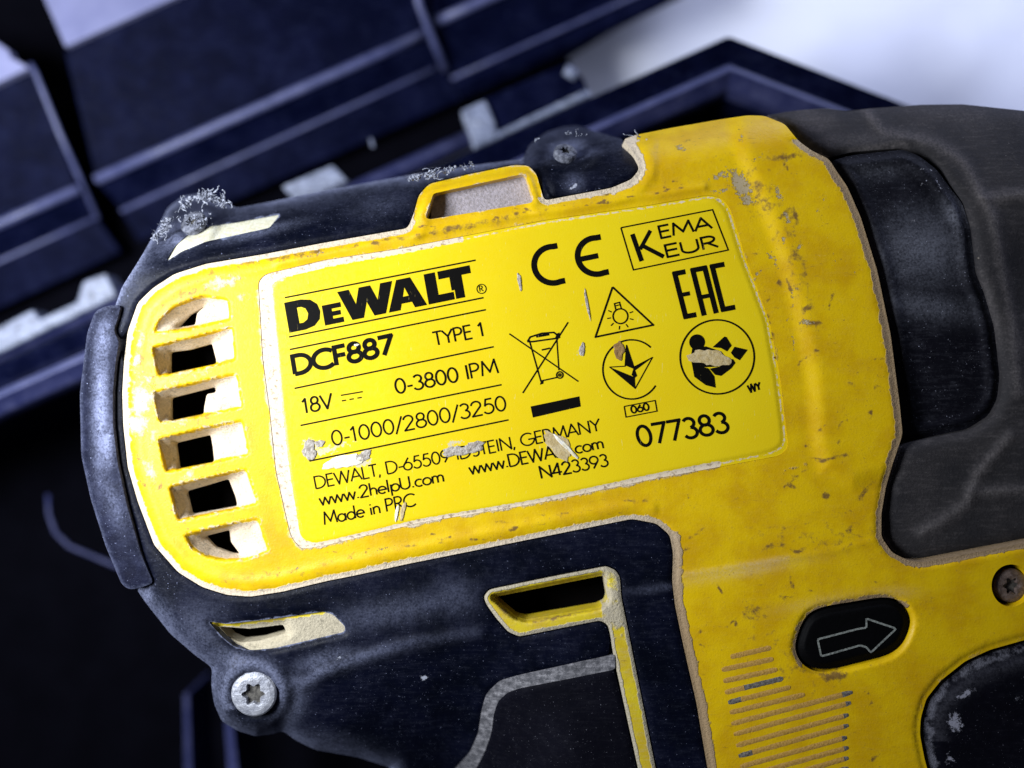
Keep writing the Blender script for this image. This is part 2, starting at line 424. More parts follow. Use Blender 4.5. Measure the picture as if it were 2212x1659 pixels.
# lid backing
prism("lid_back", [(-700, -900), (2000, -900), (1480, -40), (1222, 118), (1262, 190), (0, 770), (-700, 1090)], -960, 60, M_pit, case, 4)
def lid_panel(rows, name="lid_panel"):
    """corrugated moulded panel: rows of plan lines with heights joined into one surface with rounded folds"""
    mb = MB(); m = len(rows); n = len(rows[0])
    vs = [at(*p) for r in rows for p in r]
    fs = [(r * n + i, (r + 1) * n + i, (r + 1) * n + i + 1, r * n + i + 1) for r in range(m - 1) for i in range(n - 1)]
    mb.add(vs, fs); o = mb.build(name, M_case, case, True)
    s = o.modifiers.new("solid", 'SOLIDIFY'); s.thickness = 16 * S; s.offset = -1
    b = o.modifiers.new("bevel", 'BEVEL'); b.width = 9 * S; b.segments = 4; b.limit_method = 'ANGLE'; b.angle_limit = math.radians(12)
    o.modifiers.new("wn", 'WEIGHTED_NORMAL')
    return o
def seg2(a, b, n=4): return [tuple(a[k] + (b[k] - a[k]) * i / n for k in range(3)) for i in range(n + 1)]
lid_panel([seg2((-400, 375, -700), (75, 152, -700)), seg2((-400, 655, -800), (168, 402, -800)), seg2((-400, 670, -788), (174, 414, -788)), seg2((-400, 740, -850), (206, 462, -850)), seg2((-400, 752, -846), (212, 476, -846)), seg2((-400, 850, -880), (262, 545, -880))])
lid_panel([seg2((138, 110, -700), (898, -235, -700)), seg2((205, 380, -800), (925, 62, -800)), seg2((208, 393, -788), (930, 76, -788)), seg2((258, 448, -850), (955, 132, -850)), seg2((264, 462, -846), (960, 146, -846)), seg2((300, 524, -880), (1000, 214, -880))])
lid_panel([seg2((925, -250, -700), (1700, -600, -700)), seg2((935, 40, -800), (1500, -215, -800)), seg2((940, 52, -788), (1480, -195, -788)), seg2((965, 140, -850), (1440, -60, -850)), seg2((985, 190, -846), (1480, -10, -846)), seg2((1005, 214, -880), (1262, 100, -880))])
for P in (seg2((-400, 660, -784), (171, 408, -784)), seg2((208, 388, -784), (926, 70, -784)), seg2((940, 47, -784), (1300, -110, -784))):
    tube("lid_bead", P, 15, M_bead_lit, case, 14)
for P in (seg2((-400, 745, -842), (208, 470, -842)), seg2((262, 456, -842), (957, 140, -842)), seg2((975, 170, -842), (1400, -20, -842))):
    tube("lid_bead", P, 6, M_bead_lit, case, 12)
# upper ledges of the lid, the light on them painted in as paleness
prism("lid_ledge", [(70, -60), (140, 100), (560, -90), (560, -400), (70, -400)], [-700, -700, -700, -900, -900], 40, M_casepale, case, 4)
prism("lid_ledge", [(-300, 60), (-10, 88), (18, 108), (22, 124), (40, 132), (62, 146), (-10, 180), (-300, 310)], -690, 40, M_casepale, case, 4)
# dividers between lid panels
tube("lid_divider", [(66, 138, -690), (76, 156, -690), (130, 290, -740), (212, 474, -835)], 8, M_bead_lit, case)
tube("lid_divider", [(890, -60, -690), (905, 10, -700), (932, 80, -770), (962, 152, -835)], 11, M_bead_lit, case)
tube("lid_divider", [(916, 60, -760), (934, 110, -800), (942, 150, -830)], 5, M_case, case)
# hinge: long pin and dusty knuckles
tube("hinge_rod", [(-300, 900, -690), (1262, 187, -690)], 27, M_rod, case, 20)
tube("hinge_rod", [(-300, 950, -730), (1275, 235, -730)], 15, M_rod, case, 16)
prism("hinge_knuckle", [(-60, 735), (70, 668), (85, 690), (165, 652), (178, 608), (228, 590), (252, 640), (-60, 790)], -640, 80, M_knuckle, case, 8)
prism("hinge_knuckle", [(608, 402), (718, 356), (752, 392), (640, 440)], -640, 80, M_knuckle, case, 6)
prism("hinge_knuckle", [(994, 238), (1048, 214), (1068, 262), (1072, 285), (1270, 190), (1280, 205), (1024, 322)], -640, 80, M_knuckle, case, 8)
prism("hinge_cover", [(1040, 214), (1232, 130), (1262, 170), (1274, 196), (1076, 284)], -660, 60, M_case, case, 12)
tube("hinge_tab", [(1222, 150, -640), (1245, 165, -640)], 16, M_knuckle, case)
tube("hinge_tab", [(800, 298, -640), (806, 318, -640)], 4, M_knuckle, case)
# base rim: profile swept round the box mouth
def rim():
    path = [(-500, 1075), (600, 583), (1580, 145), (1960, 292), (2700, 600), (2700, 2600), (-500, 2600)]
    prof = [(78, -760), (72, -560), (60, -520), (24, -545), (10, -545), (2, -525), (-6, -525), (-14, -540), (-34, -560), (-44, -600), (-46, -1180)]
    P = [np.array(at(x, y, -520)[:2]) / S for x, y in path]; n = len(P)
    mb = MB(); vs = []
    for i in range(n):
        a, b, c = P[i - 1], P[i], P[(i + 1) % n]
        d1 = (b - a) / np.linalg.norm(b - a); d2 = (c - b) / np.linalg.norm(c - b)
        n1 = np.array([-d1[1], d1[0]]); n2 = np.array([-d2[1], d2[0]]); m = n1 + n2; m /= np.dot(m, n1)
        for (o, z) in prof: q = b + m * o * 1.28; vs.append((q[0] * S, q[1] * S, z * S))
    k = len(prof)
    fs = [(i * k + j, i * k + j + 1, ((i + 1) % n) * k + j + 1, ((i + 1) % n) * k + j) for i in range(n) for j in range(k - 1)]
    mb.add(vs, fs); o = mb.build("case_rim", M_case, case, False); o.data.materials.append(M_bead_lit); o.data.materials.append(M_rod)
    for pi, pol in enumerate(o.data.polygons): pol.material_index = 1 if pi % (k - 1) in (4, 5) else 2 if pi % (k - 1) in (6, 7, 8) else 0  # paler bands paint highlights on the bead and inner lip
    b = o.modifiers.new("bevel", 'BEVEL'); b.width = 5 * S; b.segments = 3; b.limit_method = 'ANGLE'; b.angle_limit = math.radians(20)
    o.data.polygons.foreach_set('use_smooth', [True] * len(o.data.polygons)); o.modifiers.new("wn", 'WEIGHTED_NORMAL')
    # floor of the box
    fl = MB(); fl.add([(p[0] * S, p[1] * S, -1150 * S) for p in P], [tuple(range(n))[::-1]])
    f = fl.build("case_floor", M_pit, case)
rim()
tube("inner_rib", [(104, 1068, -760), (106, 1110, -760), (120, 1150, -760), (150, 1180, -760), (250, 1222, -760), (330, 1250, -760)], 7, M_rod, case)
prism("inner_rib", [(396, 1500), (408, 1500), (420, 1800), (400, 1800)], -800, 200, M_rod, case, 2)
prism("inner_rib", [(484, 1560), (504, 1560), (530, 1800), (500, 1800)], -620, 200, M_rod, case, 2)

# ================================================================ THE DRIVER
drv = empty("impact_driver", 1000, 1000, -900, "worn yellow and black cordless impact driver lying on its side across the open case", "impact driver")
sθ, cθ = math.sin(math.radians(10.5)), math.cos(math.radians(10.5))
def vv(X): return (X[:, 0] - 1106) * sθ + (X[:, 1] - 829) * cθ

edge_top = [(880, 492), (893, 460), (904, 420), (927, 396), (1010, 376), (1112, 355), (1143, 357), (1160, 376), (1176, 432), (1250, 418), (1320, 405), (1364, 386), (1382, 362), (1370, 332), (1344, 301)]
panel_low = [(265, 916), (275, 1010), (297, 1085), (332, 1178), (384, 1237), (436, 1269), (489, 1286), (541, 1290), (611, 1279), (702, 1257), (772, 1243), (877, 1220), (1051, 1185), (1260, 1143), (1365, 1122), (1418, 1132), (1446, 1157), (1453, 1195), (1451, 1255), (1457, 1307), (1475, 1394), (1503, 1517), (1527, 1659), (1590, 1900)]
panel_up = [(263, 848), (267, 780), (275, 715), (297, 653), (330, 621), (376, 591), (444, 569), (564, 549), (702, 523), (800, 506)]
nose_edge = [(1652, 249), (1696, 267), (1725, 303), (1755, 325), (1791, 342)]
inset_left = [(1806, 366), (1831, 402), (1860, 468), (1896, 584), (1925, 723), (1944, 869), (1951, 938)]
boot_low = [(1942, 965), (1930, 1000), (1915, 1051), (1905, 1110), (1905, 1160), (1928, 1193), (1963, 1210), (1998, 1213), (2212, 1172), (2500, 1117)]
trigger_edge = [(2500, 1310), (2212, 1384), (2138, 1405), (2086, 1429), (2033, 1471), (2002, 1510), (1990, 1551), (1988, 1586), (1998, 1638), (2020, 1720), (2060, 1900)]
YO = fillet(panel_up + edge_top + [(1370, 291), (1450, 275), (1560, 256), (1615, 248)] + nose_edge + inset_left + boot_low + trigger_edge + panel_low[::-1], 9)
LOUT = fillet([(557, 608), (567, 779), (581, 882), (595, 1018), (615, 1107), (628, 1160), (650, 1187), (702, 1179), (911, 1129), (1156, 1089), (1404, 1037), (1685, 985), (1703, 968), (1698, 923), (1685, 814), (1662, 693), (1625, 595), (1611, 559), (1579, 453), (1560, 427), (1530, 421), (1404, 443), (1180, 475), (873, 535), (702, 561), (572, 592)], 12)
LIN = fillet([(585, 622), (597, 745), (610, 882), (627, 1018), (642, 1110), (650, 1160), (672, 1172), (702, 1168), (911, 1119), (1156, 1078), (1404, 1024), (1662, 973), (1687, 960), (1686, 925), (1671, 814), (1649, 693), (1612, 595), (1598, 559), (1566, 456), (1548, 436), (1530, 433), (1404, 455), (1180, 488), (873, 550), (702, 580), (600, 603)], 12)
SLOTS = [  # (opening, recess)
    ([(384, 705), (422, 700), (426, 677), (443, 664), (410, 680)], [(330, 716), (342, 690), (376, 663), (437, 643), (496, 650), (500, 690), (400, 708)]),
    ([(367, 762), (410, 757), (458, 745), (467, 776), (468, 784), (367, 803)], [(327, 750), (505, 713), (511, 776), (342, 808)]),
    ([(369, 861), (465, 839), (467, 850), (447, 853), (441, 880), (441, 891), (369, 904)], [(330, 848), (513, 813), (527, 879), (344, 908)]),
    ([(379, 959), (455, 943), (460, 967), (463, 995), (386, 1008)], [(340, 949), (526, 913), (541, 980), (357, 1014)]),
    ([(402, 1063), (494, 1039), (509, 1073), (513, 1091), (414, 1107)], [(364, 1053), (533, 1019), (560, 1086), (384, 1119)]),
    ([(443, 1160), (496, 1148), (499, 1171), (519, 1195), (499, 1193), (464, 1181)], [(396, 1158), (559, 1126), (584, 1190), (530, 1206), (480, 1208), (448, 1202), (412, 1184)]),
]
def vstretch(P, k): c = sum(p[1] for p in P) / len(P); return [(x, c + (y - c) * k) for x, y in P]
SL = [(fillet(vstretch(a, 1.12), 4), fillet(vstretch(b, 1.14), 9)) for a, b in SLOTS]
TOPSLOT = fillet([(936, 418), (1128, 376), (1136, 380), (1153, 430), (1148, 438), (928, 474), (918, 470)], 5)
BTN = fillet([(1714, 1394), (1737, 1331), (1771, 1311), (1911, 1288), (1946, 1297), (1967, 1325), (1970, 1352), (1953, 1394), (1921, 1419), (1789, 1452), (1754, 1450), (1726, 1429)], 30, 5)
raised = np.array([(1570, 180), (1600, 330), (1640, 420), (1680, 520), (1718, 649), (1755, 814), (1765, 960), (1780, 1015), (1842, 1044), (1925, 1026)], float)
raised_poly = np.array([(1570, 180), (1600, 330), (1640, 420), (1680, 520), (1718, 649), (1755, 814), (1765, 960), (1780, 1015), (1842, 1044), (1960, 1022), (1960, 800), (1960, 400), (1900, 180)], float)
def near(X, P, m): lo, hi = P.min(0) - m, P.max(0) + m; return np.where((X >= lo).all(1) & (X <= hi).all(1))[0]
def z_body(X):
    v = vv(X); z = -0.0085 * np.maximum(0, -v - 392) ** 2
    z -= 0.0007 * np.maximum(0, 420 - X[:, 0]) ** 2
    return z
YOR = inset(resample(YO, 6), 1.2)
def z_yellow(X, ed):
    ed = seg_dist(X, YOR); z = z_body(X)
    ins = inside(X, raised_poly); rd = seg_dist(X, raised, False) * np.where(ins, 1, -1)
    z += 10 * sstep(rd, -24, 26)
    # step at the rim, bead behind it
    z -= 4 * (1 - sstep(ed, 7, 16)) * (X[:, 1] > 300)
    z -= 3 * (1 - sstep(seg_dist(X, TOPSLOT), 0, 8)) * 1.0
    z += 3.5 * np.exp(-((ed - 30) / 11) ** 2) * (X[:, 0] < 1420)
    # ridge above the label
    z += 5 * np.exp(-(seg_dist(X, np.array([(600, 566), (873, 512), (1180, 455), (1404, 424), (1520, 404)], float), False) / 9) ** 2)
    for (op, rc) in SL:
        q = near(X, rc, 4); Y = X[q]; dr = seg_dist(Y, rc); dh = seg_dist(Y, op); i = inside(Y, rc)
        t = np.clip(dr / (dr + dh + 1e-6), 0, 1)
        z[q] -= np.where(i, 46 * t ** .8, 0)
    d = seg_dist(X, BTN)
    z -= 6 * (1 - sstep(d, 0, 12))
    z += 1.5 * np.exp(-(seg_dist(X, np.array([(1475, 1242), (1600, 1222), (1800, 1190), (1900, 1165)], float), False) / 6) ** 2)
    return z
def a_yellow(X, ed):
    ed = seg_dist(X, YOR); x, y = X[:, 0], X[:, 1]
    w = np.where((x > 1440) & (x < 1660) & (y > 1150), 20, np.where((x > 1780) & (y < 1000), 16, 11))
    w = np.where((x > 1320) & (x < 1400) & (y < 420), 15, w)
    d = 1.15 * (1 - sstep(ed, w - 3, w + 3))
    d = np.where((y < 300) & (x > 1375), 0, d)
    d = np.where((x > 895) & (x < 1170) & (y < 482 - (x - 890) * .2), .5 * (1 - sstep(ed, 2, 6)), d)
    d = np.where((x > 1960) & (y > 1230), d * .3, d)
    for i, (op, rc) in enumerate(SL):
        q = near(X, rc, 30); Y = X[q]; ins = inside(Y, rc); dr = seg_dist(Y, rc)
        d[q] = np.maximum(d[q], np.where(ins, sstep(dr, 0, 9) * (1.2 if i < 5 else 1.0), .5 * np.exp(-(dr / 8) ** 2)))
    ld = seg_dist(X, LOUT); d = np.maximum(d, np.where((x > 1560) | (y < 900 - .17 * x - 180), .3, .62) * np.exp(-(ld / 6) ** 2))
    bd = seg_dist(X, BTN); d = np.maximum(d, .85 * np.exp(-(bd / 9) ** 2) * (((x - 1840) * .4 + (y - 1370) < -10) | (x < 1735)))
    td = seg_dist(X, TOPSLOT); d = np.maximum(d, .5 * np.exp(-(td / 4) ** 2))
    d = np.maximum(d, blobs(X, [(300, 880, 25, 95, 0, .85), (300, 760, 14, 60, 10, .6), (320, 1010, 16, 50, -20, .7), (480, 610, 60, 22, -12, .72), (560, 590, 20, 10, 0, .5), (520, 640, 20, 20, 0, .5), (540, 1180, 40, 18, 0, .45), (1718, 1010, 26, 8, -10, .6)]))
    sc = blobs(X, [(1600, 400, 40, 20, 60, 1.0), (1560, 378, 34, 10, -20, .75), (1615, 430, 18, 20, 40, .8), (1470, 318, 20, 8, 20, .7), (1680, 415, 30, 9, 70, .7), (1700, 470, 20, 8, 70, .8), (1640, 340, 40, 7, -30, .5),
        (1670, 560, 34, 10, 60, .6), (1640, 590, 10, 10, 0, .6), (1712, 640, 6, 36, 5, .5), (1740, 695, 22, 9, 0, .8), (1714, 735, 5, 30, 0, .6), (1560, 412, 30, 8, -10, .6), (1330, 470, 50, 5, -10, .45), (900, 530, 60, 5, -10, .45), (700, 545, 60, 8, -10, .5), (1010, 505, 30, 5, -10, .5),
        (640, 1230, 50, 8, -10, .45), (830, 1185, 30, 8, -10, .55), (1000, 1150, 50, 4, -11, .35), (330, 830, 14, 60, 0, .5), (1800, 560, 8, 40, 15, .35)])
    gr = blobs(X, [(1700, 340, 40, 9, -10, .85), (1665, 365, 24, 8, -20, .5), (1720, 470, 8, 26, -20, .7), (1680, 500, 12, 40, 10, .45), (1740, 665, 16, 7, 10, .8), (1795, 650, 4, 32, 18, .75), (1755, 700, 24, 8, -10, .8), (1660, 690, 6, 30, -12, .55), (1882, 890, 5, 12, 0, .8),
        (1775, 925, 22, 5, -50, .7), (1740, 965, 14, 4, -40, .6), (1800, 990, 40, 6, -15, .75), (1710, 1040, 40, 5, -40, .6), (1712, 1052, 16, 6, 10, .7), (1782, 1072, 16, 8, 0, .85), (1865, 1065, 26, 7, -50, .8), (1835, 1145, 8, 6, 0, .9), (1500, 1155, 30, 5, -35, .6), (1670, 1180, 30, 10, -10, .6),
        (1630, 1320, 40, 30, 0, .5), (1800, 1460, 40, 14, -5, .8), (1930, 1320, 60, 14, -10, .35), (1700, 1290, 18, 6, 0, .8), (1880, 1520, 26, 5, -50, .5), (1885, 1640, 16, 6, -40, .7), (1750, 280, 40, 8, -10, .4), (1560, 340, 60, 6, -12, .4), (1500, 300, 60, 4, -12, .35),
        (1990, 1300, 70, 50, 0, .25), (1600, 1250, 120, 10, -12, .3), (1150, 480, 40, 4, -10, .5), (860, 505, 30, 4, -10, .4), (600, 560, 60, 5, -10, .45), (450, 590, 40, 6, -20, .5), (370, 640, 30, 6, -40, .5), (700, 1215, 40, 5, -10, .4), (760, 1196, 30, 4, -10, .5)])
    hz = .25 * line_soft(X, [(1475, 1242), (1600, 1222), (1700, 1206)], 5) + .3 * blobs(X, [(1600, 1235, 120, 12, -10, 1.0), (1780, 1300, 90, 12, -10, .6), (1930, 1280, 50, 12, 0, .6)])
    rr = random.Random(21); more = []; morec = []
    for _ in range(70):
        x0, y0 = rr.uniform(1480, 1950), rr.uniform(270, 1650); more.append((x0, y0, rr.uniform(6, 26), rr.uniform(3, 6), rr.choice([-50, -35, -12, -10, 20, 70]) + rr.uniform(-10, 10), rr.uniform(.45, .85)))
    for _ in range(46):
        t = rr.random(); x0 = 560 + 950 * t; y0 = 562 - 168 * t + rr.uniform(-14, 10); more.append((x0, y0, rr.uniform(6, 22), 3.5, -10 + rr.uniform(-8, 8), rr.uniform(.5, .9)))
    for _ in range(26):
        t = rr.random(); x0 = 560 + 850 * t; y0 = 1235 - 150 * t + rr.uniform(-16, 16); more.append((x0, y0, rr.uniform(6, 20), 3.5, -10 + rr.uniform(-14, 14), rr.uniform(.4, .8)))
    for _ in range(34):
        a = rr.uniform(-2.6, 2.6) ; x0 = 330 - 40 * math.cos(a) + rr.uniform(-10, 14) + 60 * abs(a) / 2.6; y0 = 900 + 118 * a; more.append((x0, y0, rr.uniform(4, 12), 3.5, rr.uniform(0, 180), rr.uniform(.4, .8)))
    for _ in range(16):
        morec.append((rr.uniform(1600, 1880), rr.uniform(290, 780), rr.uniform(4, 14), rr.uniform(3, 7), rr.uniform(-80, 80), rr.uniform(.6, .9)))
    gr = np.maximum(gr, blobs(X, more)); gr = np.maximum(gr, blobs(X, [(400, 640, 120, 40, -30, .46), (620, 552, 190, 16, -10, .58), (300, 880, 22, 260, 0, .50), (1000, 490, 200, 12, -10, .50), (430, 920, 90, 160, -10, .40), (1640, 420, 60, 90, -15, .44), (1720, 560, 30, 160, -12, .42), (1780, 1160, 200, 60, 0, .34), (1700, 1430, 160, 160, 0, .30), (600, 1240, 160, 14, -8, .4)])); sc = np.maximum(sc, blobs(X, morec))
    d = np.maximum(d, blobs(X, [(400, 900, 110, 260, -8, .43), (560, 700, 14, 90, 0, .35)]))
    return dict(dust=d, scuff=sc, grime=gr, haze=hz, brown=.85 * sstep(x + .35 * (y - 900), 1380, 1640))  # dust turns browner rightwards: different dirt plus painted light falloff
feat = [np.vstack([r, r[:1]]) for _, r in SL] + [raised, np.array([(600, 566), (873, 512), (1180, 455), (1404, 424), (1520, 404)])]
SCREW_R = (2184, 1265, 50)
def circ(x, y, r, n=28, sx=1.0): return np.array([(x + sx * r * math.cos(2 * math.pi * k / n), y + r * math.sin(2 * math.pi * k / n)) for k in range(n)])
yellow = sheet("yellow_housing", YO, M_yellow, drv, z_yellow, holes=[LOUT] + [a for a, _ in SL] + [TOPSLOT, BTN, circ(2184, 1265, 46, 28, .92)],
               step=6.5, fine=3.8, fine_w=13, features=feat, attrs=a_yellow, depth=200, hole_depth=[20] + [10] * 6 + [45, 40, 40], label="worn bright yellow housing with cream dust packed along its edges")

# ---- rating label
def z_label(X, ed=None):
    i = inside(X, LIN); d = seg_dist(X, LIN) * np.where(i, 1, -1)
    return z_body(X) - 1.5 + 2.5 * sstep(d, -5, 2)
def a_label(X, ed):
    i = inside(X, LIN); d = seg_dist(X, LIN) * np.where(i, 1, -1)
    dust = 1.1 * (1 - sstep(d, -4, 1.5)); wob = blobs(X, [(600, 600, 30, 12, 0, .9), (1400, 448, 40, 6, -10, .3)])
    top = (X[:, 1] < 620 - (X[:, 0] - 560) * .17) & (X[:, 0] > 700)
    thin = .62 * np.exp(-((d + 7) / 4) ** 2)
    dust = np.where((top & (X[:, 0] > 1000)) | ((X[:, 0] > 1555) & (d < 3)), thin, dust)
    dust = np.where(top & (X[:, 0] <= 1000), dust * .66, dust)
    sc = blobs(X, [(575, 880, 8, 40, 0, .5), (700, 975, 40, 12, -10, .85), (670, 965, 22, 22, 0, .95), (780, 1000, 30, 14, -10, .9), (980, 958, 30, 10, -8, .8), (1122, 608, 5, 26, -10, .6), (860, 1108, 10, 24, 10, .7), (1137, 700, 8, 20, -12, .35), (1260, 660, 5, 30, -10, .45), (1250, 760, 14, 24, -10, .45), (900, 600, 30, 6, -20, .3), (620, 735, 12, 6, 0, .5), (880, 630, 10, 5, 0, .4), (1180, 960, 30, 14, 40, .5), (740, 960, 60, 10, -10, .6)])
    return dict(dust=np.maximum(dust, wob * .7), scuff=sc)
label = sheet("rating_label", LOUT, M_label, drv, z_label, step=9, fine=4, fine_w=14, features=[np.vstack([LIN, LIN[:1]])], attrs=a_label, depth=20, gap=.8, label="yellow rating label with black printed markings and chipped film")

# ---------------------------------------------------------------- lettering: a stroke alphabet
def arc(cx, cy, rx, ry, a0, a1, n=16): return [(cx + rx * math.cos(math.radians(a0 + (a1 - a0) * i / n)), cy + ry * math.sin(math.radians(a0 + (a1 - a0) * i / n))) for i in range(n + 1)]
G = {
 '0': (.66, [arc(.31, .5, .26, .5, 90, 450, 26)]), '1': (.46, [[(.06, .8), (.24, 1.0), (.24, 0)]]),
 '2': (.66, [arc(.3, .73, .25, .27, 175, -28) + [(.05, 0), (.58, 0)]]),
 '3': (.62, [arc(.28, .76, .22, .24, 150, -80), arc(.28, .27, .26, .27, 80, -155)]),
 '4': (.68, [[(.46, 0), (.46, 1), (.03, .25), (.63, .25)]]),
 '5': (.64, [[(.52, 1), (.2, 1), (.12, .58)] + arc(.28, .33, .28, .33, 105, -150)]),
 '6': (.66, [arc(.31, .31, .28, .31, 0, 360, 24), [(.055, .43), (.42, 1)]]),
 '7': (.62, [[(.03, 1), (.56, 1), (.18, 0)]]),
 '8': (.64, [arc(.31, .76, .2, .24, 0, 360, 20), arc(.31, .27, .26, .27, 0, 360, 22)]),
 '9': (.66, [arc(.31, .69, .28, .31, 0, 360, 24), [(.565, .57), (.2, 0)]]),
 'A': (.80, [[(.02, 0), (.39, 1), (.76, 0)], [(.15, .33), (.63, .33)]]),
 'C': (.86, [arc(.5, .5, .46, .5, 45, 315, 22)]), 'D': (.82, [[(.06, 0), (.06, 1), (.28, 1)] + arc(.28, .5, .47, .5, 90, -90) + [(.06, 0)]]),
 'E': (.56, [[(.5, 1), (.07, 1), (.07, 0), (.5, 0)], [(.07, .53), (.47, .53)]]), 'F': (.54, [[(.5, 1), (.07, 1), (.07, 0)], [(.07, .52), (.47, .52)]]),
 'G': (.98, [arc(.5, .5, .46, .5, 48, 350, 22) + [(.955, .48), (.55, .48)]]), 'I': (.26, [[(.12, 0), (.12, 1)]]),
 'K': (.70, [[(.08, 0), (.08, 1)], [(.6, 1), (.1, .48), (.66, 0)]]), 'L': (.5, [[(.07, 1), (.07, 0), (.46, 0)]]),
 'M': (.98, [[(.05, 0), (.16, 1), (.49, .2), (.82, 1), (.93, 0)]]), 'N': (.84, [[(.07, 0), (.07, 1), (.74, 0), (.74, 1)]]),
 'P': (.62, [[(.07, 0), (.07, 1), (.28, 1)] + arc(.28, .74, .25, .26, 90, -90) + [(.07, .48)]]),
 'R': (.66, [[(.07, 0), (.07, 1), (.28, 1)] + arc(.28, .74, .25, .26, 90, -90) + [(.07, .48)], [(.26, .48), (.6, 0)]]),
 'S': (.56, [arc(.27, .76, .2, .24, 55, 270) + arc(.27, .26, .23, .26, 90, -140)]), 'T': (.58, [[(.02, 1), (.56, 1)], [(.29, 1), (.29, 0)]]),
 'U': (.76, [[(.07, 1), (.07, .32)] + arc(.37, .32, .3, .32, 180, 360) + [(.67, 1)]]), 'V': (.72, [[(.02, 1), (.36, 0), (.7, 1)]]),
 'W': (1.08, [[(.02, 1), (.28, 0), (.54, 1), (.80, 0), (1.06, 1)]]), 'Y': (.68, [[(.02, 1), (.34, .5), (.66, 1)], [(.34, .5), (.34, 0)]]),
 'a': (.66, [arc(.3, .29, .26, .29, 0, 360, 20), [(.57, .6), (.57, 0)]]), 'c': (.52, [arc(.31, .29, .27, .29, 50, 310)]),
 'd': (.66, [arc(.3, .29, .26, .29, 0, 360, 20), [(.57, 1.05), (.57, 0)]]), 'e': (.6, [[(.04, .3), (.56, .3)] + arc(.3, .29, .26, .29, 5, 315)]),
 'h': (.56, [[(.07, 1.05), (.07, 0)], [(.07, .33)] + arc(.27, .36, .2, .22, 180, 0) + [(.47, 0)]]), 'i': (.22, [[(.1, .58), (.1, 0)], [(.1, .76), (.1, .86)]]),
 'l': (.22, [[(.1, 1.05), (.1, 0)]]), 'm': (.86, [[(.07, .6), (.07, 0)], [(.07, .36)] + arc(.24, .38, .17, .2, 180, 0) + [(.41, 0)], [(.41, .36)] + arc(.59, .38, .18, .2, 180, 0) + [(.77, 0)]]),
 'n': (.56, [[(.07, .6), (.07, 0)], [(.07, .33)] + arc(.27, .36, .2, .22, 180, 0) + [(.47, 0)]]), 'o': (.62, [arc(.31, .29, .27, .29, 0, 360, 22)]),
 'p': (.66, [arc(.36, .29, .26, .29, 0, 360, 20), [(.08, .6), (.08, -.35)]]), 'w': (.82, [[(.02, .6), (.2, 0), (.4, .6), (.6, 0), (.79, .6)]]),
 '.': (.24, [[(.11, 0), (.11, .11)]]), ',': (.24, [[(.13, .1), (.05, -.16)]]), '-': (.36, [[(.04, .36), (.32, .36)]]), '/': (.44, [[(.0, -.12), (.42, 1.05)]]), ' ': (.34, []),
}
def ribbon(mb, P, w, zoff, closed=False):
    P = np.array(P, float)
    if closed: P = np.vstack([P, P[:1]])
    k = np.concatenate([[True], np.linalg.norm(np.diff(P, axis=0), axis=1) > 1e-3]); P = P[k]
    n = len(P)
    if n < 2: return
    # sharp corners: separate overlapping strokes, each carried half a width past the corner
    U = np.diff(P, axis=0); U /= np.linalg.norm(U, axis=1)[:, None]
    cut = [i for i in range(1, n - 1) if np.dot(U[i - 1], U[i]) < .25]
    if cut:
        c = [0] + cut + [n - 1]
        for q in range(len(c) - 1):
            Q = P[c[q]:c[q + 1] + 1].copy()
            if q > 0: Q[0] -= U[c[q]] * w * .38
            if q < len(c) - 2: Q[-1] += U[c[q + 1] - 1] * w * .38
            ribbon(mb, Q, w, zoff + .012 * q)
        return
    cl = closed or np.linalg.norm(P[0] - P[-1]) < 1e-3 * 50 and n > 6
    D = np.diff(P, axis=0); D /= np.linalg.norm(D, axis=1)[:, None]; Nn = np.stack([-D[:, 1], D[:, 0]], 1)
    L, R = [], []
    for i in range(n):
        if i == 0: a, b = (Nn[-1], Nn[0]) if cl else (Nn[0], Nn[0])
        elif i == n - 1: a, b = (Nn[-1], Nn[0]) if cl else (Nn[-1], Nn[-1])
        else: a, b = Nn[i - 1], Nn[i]
        m = a + b; q = np.dot(m, a); m = m / max(q, .55)
        L.append(P[i] + m * w / 2); R.append(P[i] - m * w / 2)
    X = np.array(L + R); Z = z_print(X) + zoff
    mb.add([at(x, y, z) for (x, y), z in zip(X, Z)], [(i, i + 1, n + i + 1, n + i) for i in range(n - 1)])
def z_print(X): return z_body(X) + 1.25
pz = [0.5]
def nz(): pz[0] = .2 + (pz[0] - .2 + .006) % .6; return pz[0]
def fillpoly(mb, P, holes=()):
    loops = [[Vector((x, y, 0)) for x, y in P]] + [[Vector((x, y, 0)) for x, y in h] for h in holes]
    flat = [v for l in loops for v in l]; tris = geometry.tessellate_polygon(loops)
    X = np.array([(v.x, v.y) for v in flat]); Z = z_print(X) + nz()
    mb.add([at(x, y, z) for (x, y), z in zip(X, Z)], [tuple(t) for t in tris])
def vdir(x): a = math.radians(8.5 + (x - 600) / 1000 * 6.8); return np.array([-math.sin(a), -math.cos(a)])  # up direction on the label
def frame(start, end, h):
    s = np.array(start, float); e = np.array(end, float); up = vdir((s[0] + e[0]) / 2) * h
    return s, e, up
def text(s, start, end, h, w=.085, name="printed_text", label=None, parent=None):
    a, e, up = frame(start, end, h); mb = MB()
    adv = sum(G[c][0] for c in s); ux = (e - a) / (adv - .06)
    x = 0
    for c in s:
        gw, st = G[c]
        for P in st: ribbon(mb, [a + ux * (x + px) + up * py for px, py in P], w * h * 1.3, nz())
        x += gw
    return mb.build(name, M_ink, parent or label_root, label=label or ("printed words " + s if False else None))
label_root = label

